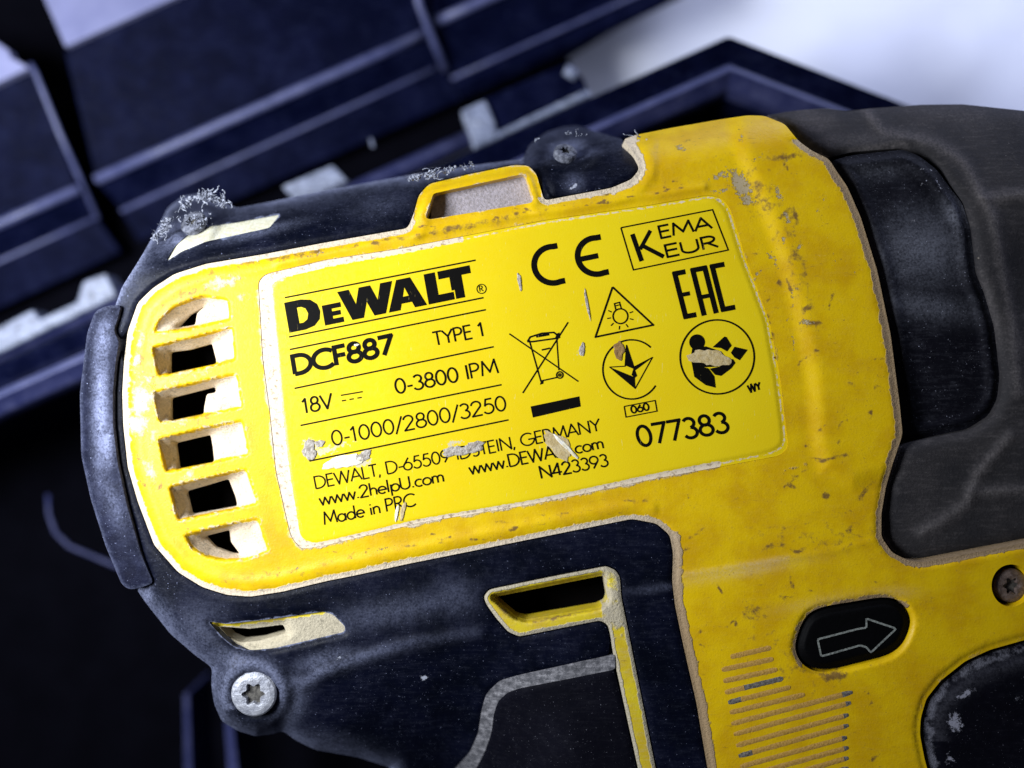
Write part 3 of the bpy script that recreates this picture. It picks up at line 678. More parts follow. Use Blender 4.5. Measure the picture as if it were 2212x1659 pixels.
def lettering():
    # logo
    a, e, up = frame((625, 719), (1024, 638), 66); ux = (e - a) / 6.2; mb = MB()
    T = lambda P, x0=0, s=1: [a + ux * (x0 + x * s) + up * y * s for x, y in P]
    fillpoly(mb, T([(0, 0), (0, 1), (.55, 1), (.86, .93), (1.06, .75), (1.12, .5), (1.06, .25), (.86, .07), (.55, 0)]), [T([(.38, .24), (.52, .24), (.66, .32), (.72, .5), (.66, .68), (.52, .76), (.38, .76)])])
    fillpoly(mb, T([(1.2, 0), (1.2, .66), (1.82, .66), (1.82, .5), (1.5, .5), (1.5, .41), (1.78, .41), (1.78, .26), (1.5, .26), (1.5, .17), (1.84, .17), (1.84, 0)]))
    fillpoly(mb, T([(1.78, 1), (2.12, 0), (2.5, 0), (2.68, .5), (2.86, 0), (3.24, 0), (3.62, 1), (3.22, 1), (3.05, .48), (2.88, 1), (2.5, 1), (2.32, .48), (2.16, 1)]))
    fillpoly(mb, T([(3.34, 0), (3.76, 1), (4.22, 1), (4.62, 0), (4.22, 0), (4.15, .2), (3.8, .2), (3.73, 0)]), [T([(3.88, .42), (4.08, .42), (3.98, .72)])])
    fillpoly(mb, T([(4.68, 0), (4.68, 1), (5.05, 1), (5.05, .25), (5.55, .25), (5.55, 0)]))
    fillpoly(mb, T([(5.14, 1), (5.14, .74), (5.5, .74), (5.5, .30), (5.6, .30), (5.6, 0), (5.9, 0), (5.9, .74), (6.22, .74), (6.22, 1)]))
    mb.build("printed_logo", M_ink, label)
    # registered mark
    mb = MB(); c = np.array((1040, 624))
    ribbon(mb, [(c[0] + 10 * math.cos(t * .2618), c[1] + 10 * math.sin(t * .2618)) for t in range(25)], 1.9, nz())
    a2, _, u2 = frame((1036, 630), (1044, 628), 12)
    for P in G['R'][1]: ribbon(mb, [a2 + np.array((13, -2.5)) * px + u2 * py for px, py in P], 1.9, nz())
    mb.build("registered_mark", M_ink, label)
    for (p, q) in [((615, 643), (1027, 562)), ((624, 728), (1044, 643)), ((626, 755), (1049, 669)), ((636, 839), (1066, 749)), ((649, 919), (1083, 831)), ((668, 996), (1098, 907))]:
        mb = MB(); P = [(p[0] + (q[0] - p[0]) * t, p[1] + (q[1] - p[1]) * t) for t in np.linspace(0, 1, 8)]
        ribbon(mb, P, 3.2, nz()); mb.build("printed_rule", M_ink, label)
    text("DCF887", (634, 809), (850, 763), 39, .185)
    text("TYPE 1", (938, 747), (1048, 725), 29, .10)
    text("18V", (654, 894), (718, 880), 31, .10)
    mb = MB(); ribbon(mb, [(736, 854), (783, 846)], 2.6, nz())
    for t in (0, .37, .75):
        p = np.array((738, 866)) + np.array((45, -8)) * t; ribbon(mb, [p, p + np.array((9, -1.7))], 2.6, nz())
    mb.build("direct_current_mark", M_ink, label)
    text("0-3800 IPM", (855, 851), (1076, 806), 31, .10)
    text("0-1000/2800/3250", (718, 963), (1095, 885), 31, .095)
    text("DEWALT, D-65509 IDSTEIN, GERMANY", (681, 1056), (1297, 930), 26, .095)
    text("www.2helpU.com", (691, 1092), (959, 1040), 26, .10)
    text("www.DEWALT.com", (1015, 1025), (1304, 968), 26, .10)
    text("N423393", (1168, 1034), (1315, 1006), 26, .11)
    text("Made in PRC", (700, 1134), (898, 1092), 27, .10)
    text("077383", (1380, 965), (1576, 932), 43, .125)
    text("WY", (1618, 848), (1644, 841), 16, .2)
    # CE
    for cx, cy, bar in ((1194, 572, 0), (1288, 553, 1)):
        mb = MB(); R = 39.5; up = vdir(cx); ax = np.array((math.cos(math.radians(11.5)), -math.sin(math.radians(11.5))))
        c = np.array((cx + (0), cy)); P = [c + ax * (R * 1.02 * math.cos(t)) + up * (R * math.sin(t)) for t in np.linspace(math.radians(78), math.radians(282), 26)]
        P = [P[0] + ax * 10] + P + [P[-1] + ax * 10]
        ribbon(mb, P, 12.5, nz())
        if bar: ribbon(mb, [c - ax * R, c - ax * R * .5, c + ax * 4], 11.5, nz())
        mb.build("printed_ce_letter", M_ink, label)
    # KEMA box
    mb = MB(); ribbon(mb, [(1341, 492), (1539, 453), (1573, 540), (1368, 583)], 3, nz(), True); mb.build("printed_frame", M_ink, label)
    mb = MB(); A = np.array((1386, 564.)); U = vdir(1380) * 60 + np.array((-6, 0)); Xx = np.array((50, -10.))
    ribbon(mb, [A, A + U], 10, nz()); ribbon(mb, [A + U * 1.0 + Xx * .78, A + U * .42 + Xx * .1], 8, nz()); ribbon(mb, [A + U * .55 + Xx * .22, A + Xx * .95], 9, nz()); mb.build("printed_text", M_ink, label)
    text("EMA", (1425, 515), (1537, 493), 26, .14)
    text("EUR", (1438, 556), (1551, 533), 26, .14)
    # EAC
    O = np.array((1451, 587.)); ax = np.array((110, -21.)) / 110; dn = np.array((26, 103.)) / 100
    Q = lambda x, y: O + ax * x + dn * y
    for P, ws in (([Q(28, 5), Q(5, 5), Q(5, 95), Q(28, 95)], 11), ([Q(5, 50), Q(26, 50)], 9), ([Q(44, 100), Q(44, 5), Q(70, 5), Q(70, 100)], 11), ([Q(44, 62), Q(70, 62)], 9), ([Q(112, 5), Q(86, 5), Q(86, 95), Q(112, 95)], 11)):
        mb = MB() if P[0] is None else None
        if 'm' not in locals() or True: pass
        eac.append((P, ws))
    mb = MB()
    for P, ws in eac: ribbon(mb, P, ws, nz())
    mb.build("printed_text", M_ink, label)
    # warning triangle with lamp
    mb = MB(); ribbon(mb, [(1323, 620), (1411, 702), (1286, 728)], 4, nz(), True)
    ribbon(mb, circ(1340, 683, 16, 24), 3.2, nz(), True)
    ribbon(mb, [(1330, 669), (1327, 656), (1338, 653), (1342, 667)], 2.8, nz()); ribbon(mb, [(1328, 661), (1340, 658)], 2.4, nz())
    for ad in (-60, -20, 15, 55, 95, 135, 170, 205):
        r = math.radians(ad)
        if ad in (-60,): continue
        ribbon(mb, [(1340 + 21 * math.cos(r), 683 + 21 * math.sin(r)), (1340 + 29 * math.cos(r), 683 + 29 * math.sin(r))], 2.4, nz())
    mb.build("warning_triangle", M_ink, label)
    # crossed bin
    mb = MB()
    ribbon(mb, [(1100, 721), (1249, 824)], 2.8, nz()); ribbon(mb, [(1227, 696), (1129, 849)], 3, nz())
    ribbon(mb, [(1143, 735), (1168, 823), (1204, 815)], 3, nz()); ribbon(mb, [(1202, 724), (1207, 800)], 2.6, nz())
    ribbon(mb, [(1139, 738), (1145, 728), (1170, 720), (1196, 718), (1204, 724), (1200, 731), (1150, 738)], 3.6, nz(), True)
    ribbon(mb, [(1158, 727), (1186, 722)], 5, nz())
    ribbon(mb, [(1170, 756), (1188, 752)], 3.4, nz())
    ribbon(mb, circ(1209, 810, 7, 16), 3, nz(), True); ribbon(mb, circ(1209, 810, 2.5, 10), 3, nz(), True)
    fillpoly(mb, [(1168, 824), (1166, 831), (1173, 829), (1174, 822)])
    fillpoly(mb, [(1200, 722), (1208, 718), (1210, 730), (1203, 732)])
    mb.build("crossed_bin_mark", M_ink, label)
    mb = MB(); fillpoly(mb, [(1146, 878), (1251, 856), (1254, 878), (1151, 902)]); mb.build("printed_bar", M_ink, label)
    # round mark with star
    mb = MB()
    ribbon(mb, [(1364 + 62 * math.cos(t), 798 + 64 * math.sin(t)) for t in np.linspace(math.radians(33), math.radians(312), 44)], 3.4, nz())
    st = [(1353, 745), (1369, 793), (1409, 772), (1372, 839), (1317, 793), (1350, 791)]
    ribbon(mb, st, 2.2, nz(), True)
    fillpoly(mb, [(1353, 745), (1369, 797), (1352, 790)]); fillpoly(mb, [(1409, 772), (1372, 800), (1369, 793)]); fillpoly(mb, [(1317, 793), (1371, 815), (1372, 839)]); fillpoly(mb, [(1369, 793), (1376, 812), (1371, 816), (1364, 810)])
    mb.build("round_star_mark", M_ink, label)
    mb = MB(); ribbon(mb, [(1348, 878), (1415, 865), (1419, 888), (1352, 901)], 2.4, nz(), True); mb.build("printed_frame", M_ink, label)
    text("060", (1364, 893), (1403, 885), 15, .18)
    # read-the-manual roundel
    mb = MB(); ribbon(mb, circ(1549, 771, 80, 60), 3.6, nz(), True)
    zq = lambda P: [(1404 + .3652 * x, 540 + .3652 * y) for x, y in P]
    fillpoly(mb, circ(1505.5, 739, 17, 20).tolist())
    for P in ([(370, 575), (440, 512), (452, 515), (482, 565), (455, 600), (420, 580)], [(478, 608), (500, 572), (577, 590), (530, 652), (500, 636)],
              [(243, 650), (300, 690), (345, 700), (380, 748), (388, 815), (330, 800), (262, 750)], [(352, 702), (410, 690), (450, 655), (490, 645), (504, 668), (480, 700), (420, 745), (385, 738)], [(250, 580), (330, 570), (420, 600), (450, 640), (400, 690), (300, 695), (240, 640)]):
        fillpoly(mb, zq(P))
    mb.build("read_manual_mark", M_ink, label)
eac = []
lettering()

# chips knocked out of the label film
def chip(x, y, a, b, ang, mat, name="label_chip", seed=0, parent=None, raise_=2.0, zfn=None, pow_=.5):
    r = random.Random(seed); n = 26; r0 = math.radians(ang)
    ph = [r.uniform(0, 6.28) for _ in range(6)]
    rad = [1 + .14 * math.sin(2 * t + ph[0]) + .1 * math.sin(3 * t + ph[1]) + .08 * math.sin(5 * t + ph[2]) + .06 * math.sin(9 * t + ph[3]) + r.uniform(-.07, .07) for t in [2 * math.pi * k / n for k in range(n)]]
    V = []; F = []; zf = zfn or z_print
    rings = [(1, .95), (.86, 1.0 + raise_), (.5, 1.0 + raise_ * .6), (0, 1.0 + raise_ * .4)]
    for (s, dz) in rings:
        for k in range(n):
            t = 2 * math.pi * k / n; u = a * rad[k] * s * math.cos(t); v = b * rad[k] * s * math.sin(t)
            X = x + u * math.cos(r0) - v * math.sin(r0); Y = y + u * math.sin(r0) + v * math.cos(r0)
            jit = r.uniform(-.4, .4) if 0 < s < 1 else 0
            V.append(at(X, Y, zf(np.array([[X, Y]]))[0] + dz + .6 + jit))
    for i in range(len(rings) - 1):
        for k in range(n): j = (k + 1) % n; F.append((i * n + k, (i + 1) * n + k, (i + 1) * n + j, i * n + j))
    return mesh_obj(name, V, F, mat, parent or label, True)
chip(742, 997, 40, 15, -14, M_chip_white, seed=1, raise_=0.45)
chip(668, 972, 15, 21, 10, M_chip_grey, seed=2, raise_=0.45)
chip(690, 958, 10, 8, 10, M_chip_grey, seed=12, raise_=0.45)
chip(785, 985, 16, 11, -30, M_chip_grey, seed=3, raise_=0.45)
chip(985, 975, 27, 12, -4, M_chip_grey, seed=4, raise_=0.45)
chip(1022, 966, 25, 11, -8, M_chip_grey, seed=5, raise_=0.45)
chip(1206, 962, 42, 17, 42, M_chip_tan, seed=6, raise_=0.45)
chip(1222, 964, 34, 5, 46, M_chip_white, seed=7, raise_=1.60)  # white sliver paints the highlight along the chip's edge
chip(1532, 773, 41, 19, 6, M_chip_tan, seed=8, raise_=0.45)
chip(1337, 757, 11, 20, -12, M_chip_brown, seed=9, raise_=0.45)
chip(1122, 608, 4, 18, -12, M_chip_grey, seed=10, raise_=0.45)
chip(1268, 656, 2.6, 34, -12, M_chip_grey, seed=11, raise_=0.27)
chip(870, 1105, 4, 24, 12, M_chip_tan, seed=13, raise_=0.45)
chip(857, 1108, 3, 20, 12, M_chip_white, seed=14, raise_=0.45)
chip(1257, 755, 6, 14, 15, M_chip_grey, seed=15, raise_=0.45)
chip(770, 745, 5, 3, 0, M_chip_white, seed=16, raise_=0.45)

# ---- near-black block added behind the openings; shade inside is its colour
prism("opening_blocker", [(330, 640), (900, 480), (1180, 400), (1380, 460), (1380, 1330), (700, 1400), (470, 1380), (340, 1100)], -150, 300, M_dark, drv, 0)
prism("vent_liner", [(930, 420), (1140, 375), (1160, 440), (930, 480)], -46, 60, simple("dusty_vent_wall", (0.42, 0.38, 0.42), .9, spec=.1, size=6, col2=(.30, .27, .28), bd=3), drv, 3, label="pale dusty wall inside the upper vent")

# ---- upper black shell
top_sil = [(242, 676), (262, 620), (300, 560), (335, 500), (362, 448), (395, 424), (430, 418), (470, 432), (513, 448), (600, 431), (702, 410), (890, 376), (1020, 356), (1129, 342), (1142, 312), (1180, 284), (1220, 272), (1249, 270), (1290, 284), (1344, 299)]
BU = fillet(top_sil + edge_top[::-1][0:] + panel_up[::-1][:-2] + [(258, 738), (244, 715)], 9)
VENT_T = fillet([(605, 463), (582, 492), (444, 522), (393, 543), (357, 566), (378, 531), (410, 503), (455, 488), (513, 480)], 5)
def z_upper(X, ed):
    v = vv(X); z = z_body(X) + 1 - 0.006 * np.maximum(0, -v - 360) ** 2
    z -= .5 * np.maximum(0, 9 - ed)
    d1 = np.hypot(X[:, 0] - 415, (X[:, 1] - 482) * 1.1); z += 14 * (1 - sstep(d1, 44, 66)); z -= 12 * (1 - sstep(d1, 24, 40))
    d2 = np.hypot((X[:, 0] - 1222), (X[:, 1] - 322) * 1.6); z += 12 * (1 - sstep(d2, 60, 84)); z -= 14 * (1 - sstep(d2, 34, 52))
    z += 9 * np.exp(-(seg_dist(X, np.array([(1160, 350), (1170, 380), (1188, 425)], float), False) / 10) ** 2)
    return z
def a_upper(X, ed):
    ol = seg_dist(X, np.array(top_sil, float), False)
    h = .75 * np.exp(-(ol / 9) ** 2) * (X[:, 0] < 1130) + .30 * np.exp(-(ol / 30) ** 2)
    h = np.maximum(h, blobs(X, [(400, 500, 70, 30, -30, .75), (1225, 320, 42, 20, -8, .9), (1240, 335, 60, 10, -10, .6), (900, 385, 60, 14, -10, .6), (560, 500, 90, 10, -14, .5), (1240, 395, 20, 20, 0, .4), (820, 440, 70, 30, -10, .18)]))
    d = blobs(X, [(1215, 312, 45, 9, -8, .6), (440, 430, 40, 12, 0, .55)])
    d = np.maximum(d, .6 * np.exp(-(seg_dist(X, VENT_T) / 5) ** 2))
    sc = blobs(X, [(1240, 402, 14, 6, -30, .9), (895, 380, 30, 10, -10, .75), (360, 480, 20, 10, -50, .7), (1130, 300, 20, 10, 0, .5)])
    return dict(haze=h, dust=d * .9, scuff=sc)
shell_u = sheet("upper_shell", BU, M_black, drv, z_upper, holes=[VENT_T], step=7, fine=3.6, fine_w=12, attrs=a_upper, depth=380, hole_depth=24, label="black upper rear shell flecked with pale dust")
M_ventpale = simple("pale_dusty_vent", (0.70, 0.68, 0.55), .8, spec=.2, size=10, col2=(.6, .56, .38), bd=2)
sheet("vent_slat", fillet([(607, 461), (584, 495), (446, 526), (395, 546), (350, 572), (374, 529), (408, 500), (455, 485), (513, 477)], 5), M_ventpale, drv, lambda X, ed: z_upper(X, ed * 0 + 30) - 9, step=8, depth=12, label="pale dusty slat inside the upper left vent")

# ---- lower black shell with grip end
lower_sil = [(842, 1659), (772, 1637), (681, 1621), (639, 1601), (611, 1580), (594, 1586), (552, 1592), (513, 1580), (478, 1559), (461, 1520), (455, 1480), (457, 1443), (419, 1415), (367, 1370), (314, 1303), (293, 1272)]
groove_up = [(1317, 1415), (1226, 1436), (1121, 1459), (1079, 1471), (1051, 1499), (1041, 1534), (1034, 1583), (1016, 1625), (985, 1659), (930, 1740)]
win_out = [(1480, 1900), (1418, 1659), (1386, 1499), (1365, 1394), (1344, 1290), (1341, 1247), (1331, 1230), (1310, 1221), (1191, 1244), (1055, 1272), (1042, 1288), (1048, 1305), (1069, 1335), (1096, 1366), (1121, 1377), (1156, 1370), (1296, 1342), (1311, 1350), (1318, 1380)]
bump_in = [(332, 1260), (306, 1200), (274, 1090), (254, 1000), (244, 916), (244, 848), (250, 780), (258, 738)]
BL = fillet(panel_up[1:2] + panel_up[0:1] + panel_low + win_out + groove_up + [(900, 1800)] + lower_sil + bump_in, 9)
VENT_L = fillet([(449, 1342), (489, 1348), (593, 1336), (698, 1321), (719, 1327), (746, 1354), (744, 1366), (593, 1401), (541, 1406), (506, 1397), (482, 1378)], 6)
def z_lower(X, ed):
    v = vv(X); left = X[:, 0] < 1300
    z = -0.0012 * np.maximum(0, v - 430) ** 2 * sstep(1250 - X[:, 0], 0, 300)
    z -= 0.0007 * np.maximum(0, 420 - X[:, 0]) ** 2
    od = seg_dist(X, np.array(lower_sil, float), False); z -= .022 * np.maximum(0, 42 - od) ** 2
    d = np.hypot(X[:, 0] - 548, X[:, 1] - 1499); z += 16 * (1 - sstep(d, 66, 92)) ; z -= 12 * (1 - sstep(d, 46, 54))
    z += 8 * np.exp(-(seg_dist(X, np.array([(640, 1480), (760, 1428), (900, 1385), (1040, 1372)], float), False) / 16) ** 2)
    z -= .35 * np.maximum(0, 9 - ed)
    vd = seg_dist(X, VENT_L); z -= 5 * (1 - sstep(vd, 0, 16))
    return z
def a_lower(X, ed):
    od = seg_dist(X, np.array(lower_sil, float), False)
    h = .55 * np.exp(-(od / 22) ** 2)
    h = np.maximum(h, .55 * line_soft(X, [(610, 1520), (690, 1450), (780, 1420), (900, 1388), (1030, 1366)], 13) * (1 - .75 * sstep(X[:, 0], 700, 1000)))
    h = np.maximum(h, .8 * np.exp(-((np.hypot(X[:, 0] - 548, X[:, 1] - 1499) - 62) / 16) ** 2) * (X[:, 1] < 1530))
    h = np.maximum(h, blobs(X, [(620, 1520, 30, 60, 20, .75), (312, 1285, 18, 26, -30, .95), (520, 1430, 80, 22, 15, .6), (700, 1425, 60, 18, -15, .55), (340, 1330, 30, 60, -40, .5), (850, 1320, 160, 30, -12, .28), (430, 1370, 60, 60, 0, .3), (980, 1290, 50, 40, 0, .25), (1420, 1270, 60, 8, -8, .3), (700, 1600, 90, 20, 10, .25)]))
    d = .7 * np.exp(-(seg_dist(X, VENT_L) / 4) ** 2)
    sc = blobs(X, [(915, 1465, 9, 7, 0, 1.1), (1422, 1210, 4, 16, 25, .7), (730, 1420, 20, 8, -20, .6)])
    return dict(haze=h, dust=d, scuff=sc)
shell_l = sheet("lower_shell", BL, M_black, drv, z_lower, holes=[VENT_L], step=8, fine=3.8, fine_w=12, attrs=a_lower, depth=380, hole_depth=26, label="black lower shell with pale dust along its creases")
# vent pocket: yellow-cream tray with a dark slit
def a_tray(X, ed): return dict(dust=np.where(seg_dist(X, np.array([(449, 1342), (489, 1348), (593, 1336), (698, 1321)], float), False) < 6, .2, 1.25))
OPEN_L = fillet([(474, 1353), (540, 1358), (612, 1349), (619, 1367), (560, 1384), (520, 1388), (496, 1378)], 4)
sheet("vent_tray", fillet([(445, 1338), (489, 1344), (593, 1332), (698, 1317), (723, 1324), (752, 1354), (748, 1370), (593, 1406), (541, 1410), (502, 1401), (478, 1380)], 6), M_insert, drv, lambda X, ed: -14 - 16 * sstep(20 - seg_dist(X, OPEN_L), 0, 20), holes=[OPEN_L], step=8, fine=4, depth=14, hole_depth=40, attrs=a_tray, label="cream dusty tray inside the lower left vent")

# ---- rear bumper
BUMP = fillet([(262, 658), (230, 660), (205, 672), (188, 718), (172, 848), (175, 984), (196, 1080), (227, 1178), (262, 1262), (278, 1274), (296, 1272)] + bump_in + [(245, 715), (254, 690)], 10)
def z_bumper(X, ed): return 3 - .03 * np.maximum(0, 12 - ed) ** 2 - 0.0022 * np.maximum(0, 300 - X[:, 0]) ** 2
def a_bumper(X, ed): return dict(haze=blobs(X, [(218, 880, 16, 130, 0, .85), (222, 740, 16, 50, 8, .7), (244, 1080, 18, 60, -18, .3), (232, 960, 12, 50, 0, .8)]) + .2 * np.exp(-(ed / 5) ** 2))
sheet("rear_bumper", BUMP, M_bumper, drv, z_bumper, step=6, fine=3.6, attrs=a_bumper, depth=420, gap=.5, label="rounded rubber bumper at the back end scuffed pale")

# ---- seam groove and lower grip piece
groove_lo = [(1325, 1443), (1226, 1464), (1121, 1484), (1092, 1494), (1072, 1513), (1062, 1544), (1058, 1580), (1044, 1621), (1024, 1659), (960, 1780)]
sheet("dusty_seam", fillet([(1330, 1412)] + [(x + 1, y - 3) for x, y in groove_up[1:4]] + [(1047, 1497), (1036, 1534), (1030, 1583), (1012, 1623), (980, 1659), (925, 1740), (965, 1785), (1030, 1660), (1050, 1622), (1064, 1580), (1068, 1544), (1077, 1516), (1095, 1498), (1122, 1488), (1226, 1468), (1330, 1447)], 8), M_seam, drv, lambda X, ed: z_lower(X, ed * 0 + 50) - 3.5, step=7, fine=4, depth=10, label="grey dust packed S-shaped seam")
GR = fillet(groove_lo + [(960, 1900), (1430, 1900), (1376, 1659), (1341, 1499), (1329, 1452)], 8)
sheet("grip_panel", GR, M_grip, drv, lambda X, ed: -1 - .35 * np.maximum(0, 10 - ed) - 0.0012 * np.maximum(0, vv(X) - 430) ** 2 * sstep(1250 - X[:, 0], 0, 300), step=10, fine=5, depth=380, label="very dark lower grip panel")
# ---- yellow insert framing the window and running down the grip
OPEN_W = fillet([(1066, 1290), (1303, 1243), (1312, 1290), (1308, 1303), (1292, 1311), (1137, 1338), (1115, 1332)], 4)
INS = fillet(win_out[:-1] + [(1327, 1435), (1341, 1499), (1376, 1659), (1430, 1900)], 7)
def a_ins(X, ed):
    inner = seg_dist(X, OPEN_W); outer = np.minimum(seg_dist(X, INS), 99)
    d = 1.0 * (1 - sstep(outer, 7, 13)); d = np.maximum(d, np.where(X[:, 0] > 1300, .75 * (1 - sstep(X[:, 1], 1330, 1420)), 0))
    return dict(dust=d, grime=blobs(X, [(1085, 1310, 10, 30, -40, .7), (1200, 1335, 90, 6, -11, .6), (1390, 1560, 10, 60, 0, .3)]))
def z_ins(X, ed): o = seg_dist(X, INS); i = seg_dist(X, OPEN_W); return -4 - 3 * (1 - sstep(o, 0, 10)) - 22 * (1 - sstep(i, 0, 10)) 
sheet("window_frame", INS, M_insert, drv, z_ins, holes=[OPEN_W], step=7, fine=3.6, depth=60, hole_depth=40, attrs=a_ins, gap=2.0, label="yellow inner frame around the lower window running down the grip")

# ---- front rubber boot
in_right = [(1974, 953), (2025, 942), (2098, 927), (2142, 898), (2160, 862), (2164, 814), (2149, 704), (2127, 631), (2109, 590), (2098, 493), (2080, 438), (2054, 405), (2025, 365), (1988, 336), (1952, 321), (1842, 329)]
FB = fillet([(1652, 249), (1700, 240), (1733, 236), (1787, 232), (1828, 239), (1879, 233), (1988, 225), (2080, 224), (2212, 238), (2500, 280), (2500, 1117), (2212, 1172), (1998, 1213), (1963, 1210), (1928, 1193), (1905, 1160), (1905, 1110), (1915, 1051), (1930, 1000), (1946, 962)] + in_right + nose_edge[::-1][:-1], 10)
ridges = [[(1870, 236), (1908, 285), (1952, 292), (2025, 310), (2080, 347), (2105, 391), (2123, 427), (2145, 470), (2190, 700), (2200, 850)], [(2123, 427), (2212, 420), (2300, 420)], [(2182, 941), (2113, 1025), (2090, 1088), (2025, 1132), (1990, 1150)], [(2100, 1065), (2212, 1058), (2300, 1055)], [(1840, 330), (1900, 318), (1952, 312)]]
def z_front(X, ed):
    v = vv(X); z = 2 - .0009 * np.maximum(0, -v - 120) ** 2 - .00012 * np.maximum(0, v) ** 2
    z -= .02 * np.maximum(0, 26 - ed) ** 2
    for r in ridges: z += 4.5 * np.exp(-(seg_dist(X, np.array(r, float), False) / 15) ** 2)
    d = np.hypot(X[:, 0] - 2300, X[:, 1] - 250); z -= 18 * sstep(220 - np.abs(X[:, 1] - 620) * .9, 0, 200) * sstep(X[:, 0], 2130, 2230)
    return z
def a_front(X, ed):
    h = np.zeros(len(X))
    for r in ridges: h = np.maximum(h, .5 * np.exp(-(seg_dist(X, np.array(r, float), False) / 12) ** 2))  # ridge dust, strengthened to paint the light missing there
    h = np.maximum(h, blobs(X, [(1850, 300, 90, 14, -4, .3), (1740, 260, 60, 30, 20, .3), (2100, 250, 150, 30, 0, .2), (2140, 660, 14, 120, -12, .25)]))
    bx = (X[:, 1] > 950) & (X[:, 0] < 2300)
    low = seg_dist(X, np.array(boot_low, float), False)
    d = .9 * (1 - sstep(low, 4, 10)) * (X[:, 1] > 960)
    d = np.maximum(d, .8 * (1 - sstep(seg_dist(X, np.array(nose_edge, float), False), 3, 8)))
    return dict(haze=h, dust=d, scuff=blobs(X, [(1800, 310, 50, 8, -5, .5), (2112, 560, 6, 30, 0, .5), (1745, 250, 14, 6, 40, .4)]))
sheet("front_boot", FB, M_rubber, drv, z_front, step=10, fine=5, fine_w=16, features=[r for r in ridges], attrs=a_front, depth=420, label="dusty grey rubber boot over the front of the driver")
IP = fillet([(1797, 344), (1842, 333)] + in_right[::-1][1:] + [(1951, 938)] + inset_left[::-1][1:], 10)
def z_insetp(X, ed): return -16 - .00035 * (X[:, 1] - 560) ** 2 * .5 + .05 * np.minimum(ed, 30) + 9 * np.exp(-((ed - 20) / 10) ** 2)
def a_insetp(X, ed): return dict(haze=blobs(X, [(1990, 540, 90, 80, 0, .45), (2070, 460, 40, 40, 0, .5), (2000, 660, 110, 30, 8, .35), (1900, 370, 80, 20, 0, .2)]), scuff=blobs(X, [(2000, 365, 40, 3, 12, .7), (2030, 400, 4, 36, -30, .6), (1970, 480, 20, 4, -30, .6), (1990, 400, 14, 4, -20, .6)]))  # haze patches paint both the dust and the sheen on it
sheet("nose_inset", IP, M_inset, drv, z_insetp, step=8, fine=4, attrs=a_insetp, depth=60, gap=2, label="recessed black panel with dust and a painted sheen behind the nose")
def prism_under():
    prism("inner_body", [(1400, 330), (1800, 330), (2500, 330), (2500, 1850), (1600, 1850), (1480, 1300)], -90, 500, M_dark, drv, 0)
prism_under()

# ---- trigger
TR = fillet([(2500, 1316), (2212, 1390), (2140, 1410), (2090, 1434), (2037, 1475), (2007, 1513), (1995, 1552), (1993, 1586), (2003, 1638), (2025, 1720), (2065, 1900), (2500, 1900)], 10)
def z_trig(X, ed): return -12 + 9 * sstep(ed, 0, 40)
def a_trig(X, ed): return dict(dust=.62 * (1 - sstep(ed, 10, 34)), haze=.25 * np.exp(-((ed - 35) / 18) ** 2) * (X[:, 1] < 1600), scuff=blobs(X, [(2063, 1560, 18, 26, -20, .9), (2050, 1640, 12, 16, 0, .7), (2085, 1500, 26, 10, -30, .9), (2200, 1510, 12, 8, 0, .6)]))
sheet("trigger", TR, M_grip, drv, z_trig, step=8, fine=4, fine_w=50, attrs=a_trig, depth=120, gap=1, label="black trigger with flaking grey dust on its edge")

# ---- direction button with arrow
btn = sheet("direction_button", fillet([(1719, 1394), (1741, 1334), (1773, 1316), (1911, 1293), (1943, 1301), (1962, 1327), (1965, 1352), (1949, 1391), (1919, 1414), (1788, 1447), (1757, 1445), (1730, 1426)], 28, 5), M_button, drv, lambda X, ed: -9 + 9 * sstep(ed, 0, 16), step=7, fine=3.5, depth=60, label="black oval direction button with an arrow outline")
mb = MB(); arrow = [(1766, 1381), (1856, 1358), (1872, 1356), (1871, 1336), (1936, 1358), (1881, 1410), (1872, 1398), (1858, 1394), (1774, 1418)]
A = resample(fillet(arrow, 4), 4); 
O_zp = z_print
def z_print(X): return np.full(len(X), 1.0)
ribbon(mb, A, 4.2, .5, True); mb.build("arrow_outline", M_etch, btn)
z_print = O_zp

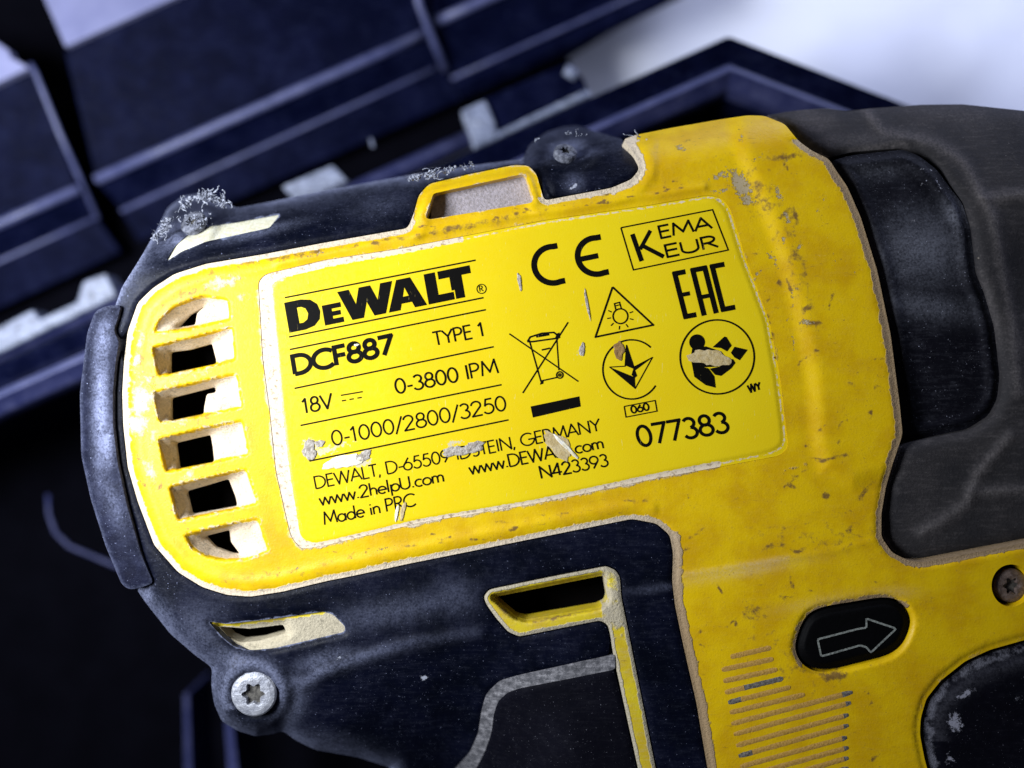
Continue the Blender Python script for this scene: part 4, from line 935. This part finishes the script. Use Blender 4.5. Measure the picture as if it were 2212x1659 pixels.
# ---- packed grooves on the yellow grip
gl = [((380, 975), (660, 910)), ((325, 1055), (675, 980)), ((335, 1125), (700, 1045)), ((345, 1195), (735, 1100)), ((365, 1258), (780, 1155)), ((375, 1320), (870, 1200)), ((385, 1390), (1165, 1185)), ((400, 1455), (1155, 1250)), ((415, 1525), (1140, 1325)), ((430, 1590), (1140, 1390)), ((440, 1655), (1130, 1465)), ((465, 1715), (1140, 1528)), ((490, 1775), (1140, 1592)), ((510, 1840), (1140, 1655)), ((530, 1900), (1140, 1720))]
for gi, (p, q) in enumerate(gl):
    a = np.array((1440 + .3491 * p[0], 1080 + .3491 * p[1])); b = np.array((1440 + .3491 * q[0], 1080 + .3491 * q[1]))
    d = (b - a); L = np.linalg.norm(d); d /= L; nr = np.array([-d[1], d[0]]); w = 5.6; a = a + d * w; b = b - d * w; L -= 2 * w
    n = 24; V = []; F = []
    for k in range(n + 1):
        t = k / n; c = a + d * L * t
        for (o, z) in ((-1, .3), (-.5, .9), (0, 1.0), (.5, .9), (1, .3)):
            ww = w * (math.sin(math.acos(max(-1, min(1, abs(2 * t - 1)))) ) ** .25 if k in (0, n) else 1) + random.uniform(-.5, .5)
            if k in (0, n): ww = w * .6
            V.append(at(c[0] + nr[0] * o * ww, c[1] + nr[1] * o * ww, z))
    for k in range(n):
        for j in range(4): F.append((k * 5 + j, k * 5 + j + 1, k * 5 + j + 6, k * 5 + j + 5))
    o = mesh_obj("packed_groove", V, F, M_groove, drv, True)
    for t0, t1 in {3: [(.35, .98)], 4: [(.0, .18)], 6: [(.93, 1)], 7: [(.95, 1)], 8: [(.95, 1)], 9: [(0, .12), (.95, 1)], 10: [(.95, 1)], 11: [(.95, 1)], 12: [(.95, 1)], 13: [(.9, 1)]}.get(gi, []):
        c0, c1 = a + d * L * t0, a + d * L * t1
        o.data.materials.append(M_groove_grey)
        for pi, pol in enumerate(o.data.polygons):
            k = pi // 4
            if t0 - .02 <= k / n <= t1: pol.material_index = len(o.data.materials) - 1

# ---- screws
def screw(x, y, z, r, mat, tilt=(0, 0), ring=0, name="screw"):
    c = Vector(at(x, y, z)); rot = Matrix.Rotation(math.radians(tilt[0]), 3, 'X') @ Matrix.Rotation(math.radians(tilt[1]), 3, 'Y')
    prof = [(1.0, -14), (1.0, -2), (.93, 1), (.75, 3), (.6, 3.4)]; n = 36; V = []; F = []
    for (q, h) in prof:
        for k in range(n): t = 2 * math.pi * k / n; V.append(c + rot @ Vector((q * r * math.cos(t), q * r * math.sin(t), h)) * S)
    def star(k, s): t = 2 * math.pi * k / n; return s * r * (.44 + .09 * math.cos(6 * t))
    for (h, s) in ((3.2, 1.0), (-7, .92)):
        for k in range(n): t = 2 * math.pi * k / n; V.append(c + rot @ Vector((star(k, s) * math.cos(t), star(k, s) * math.sin(t), h)) * S)
    for i in range(len(prof) + 1):
        for k in range(n): j = (k + 1) % n; F.append((i * n + k, i * n + j, (i + 1) * n + j, (i + 1) * n + k))
    o = mesh_obj(name, V, F, mat, drv, False)
    V2 = [c + rot @ Vector((star(k, .97) * math.cos(2 * math.pi * k / n), star(k, .97) * math.sin(2 * math.pi * k / n), -6.5)) * S for k in range(n)]
    mesh_obj("screw_socket", V2, [tuple(range(n))], M_socket, o, False)
    return o
screw(548, 1499, 0, 49, M_screw)
screw(2184, 1265, -16, 37, M_screw_dark)
screw(1222, 326, -64, 26, M_screw_dust, (-38, 5))
screw(415, 478, -66, 30, M_screw_dust, (-32, -18))
# lint and grit gathered on the shell
def lint(spots, name, parent):
    mb = MB(); r = random.Random(5)
    for (x, y, z, s, n, sz) in spots:
        for _ in range(n):
            px, py = x + r.gauss(0, s), y + r.gauss(0, s * .55); k = sz * r.uniform(.4, 1.2)
            c = Vector(at(px, py, z + r.uniform(0, 6)))
            pts = [Vector((r.gauss(0, 1), r.gauss(0, 1), r.gauss(0, .6))).normalized() * k * S * r.uniform(.5, 1.3) for _ in range(4)]
            mb.add([c + p for p in pts], [(0, 1, 2), (0, 2, 3), (0, 3, 1), (1, 3, 2)])
    return mb.build(name, M_lint, parent, False, kind='stuff', label="pale fluff and grit caught around a shell screw")
rl = random.Random(9)
def clumps(path, k, sp, n, sz): 
    out = []
    for _ in range(k):
        q = rl.randrange(len(path) - 1); t = rl.random(); a, b = path[q], path[q + 1]
        out.append((a[0] + (b[0] - a[0]) * t + rl.gauss(0, 4), a[1] + (b[1] - a[1]) * t + rl.gauss(0, 4), a[2], sp * rl.uniform(.5, 1.4), n, sz))
    return out
lint(clumps([(340, 520, -52), (362, 466, -60), (395, 432, -64), (440, 424, -62), (482, 440, -55)], 16, 5, 12, 6.0) + [(445, 424, -62, 9, 30, 8), (472, 430, -58, 7, 18, 7), (400, 440, -62, 10, 16, 6), (425, 474, -48, 18, 60, 4.5), (1222, 318, -48, 16, 0, 4)], "dust_clump", shell_u)
lint(clumps([(880, 384, -28), (960, 368, -30), (1030, 357, -32)], 12, 7, 10, 4.5) + clumps([(1150, 312, -48), (1190, 286, -60), (1280, 292, -58)], 5, 6, 7, 4.0) + [(930, 378, -24, 10, 26, 6)], "dust_clump", shell_u)

def curls():
    mb = MB(); r = random.Random(3)
    for (x, y, z, n) in [(446, 426, -58, 10), (478, 432, -56, 6), (400, 438, -60, 5), (352, 505, -52, 7), (930, 378, -26, 9), (1375, 298, -30, 2)]:
        for _ in range(n):
            px, py, pz_ = x + r.gauss(0, 9), y + r.gauss(0, 5), z; a = r.uniform(0, 6.28); pts = [(px, py, pz_)]
            for k in range(5):
                a += r.uniform(-.9, .9); pts.append((pts[-1][0] + 5 * math.cos(a), pts[-1][1] + 4 * math.sin(a), pts[-1][2] + r.uniform(-1, 4)))
            tube("", pts, r.uniform(.7, 1.8), M_lint, None, 5, add=mb)
    mb.build("torn_rubber_curls", M_lint, shell_u, True, kind='stuff', label="curls of torn rubber standing on the shell edge")
curls()
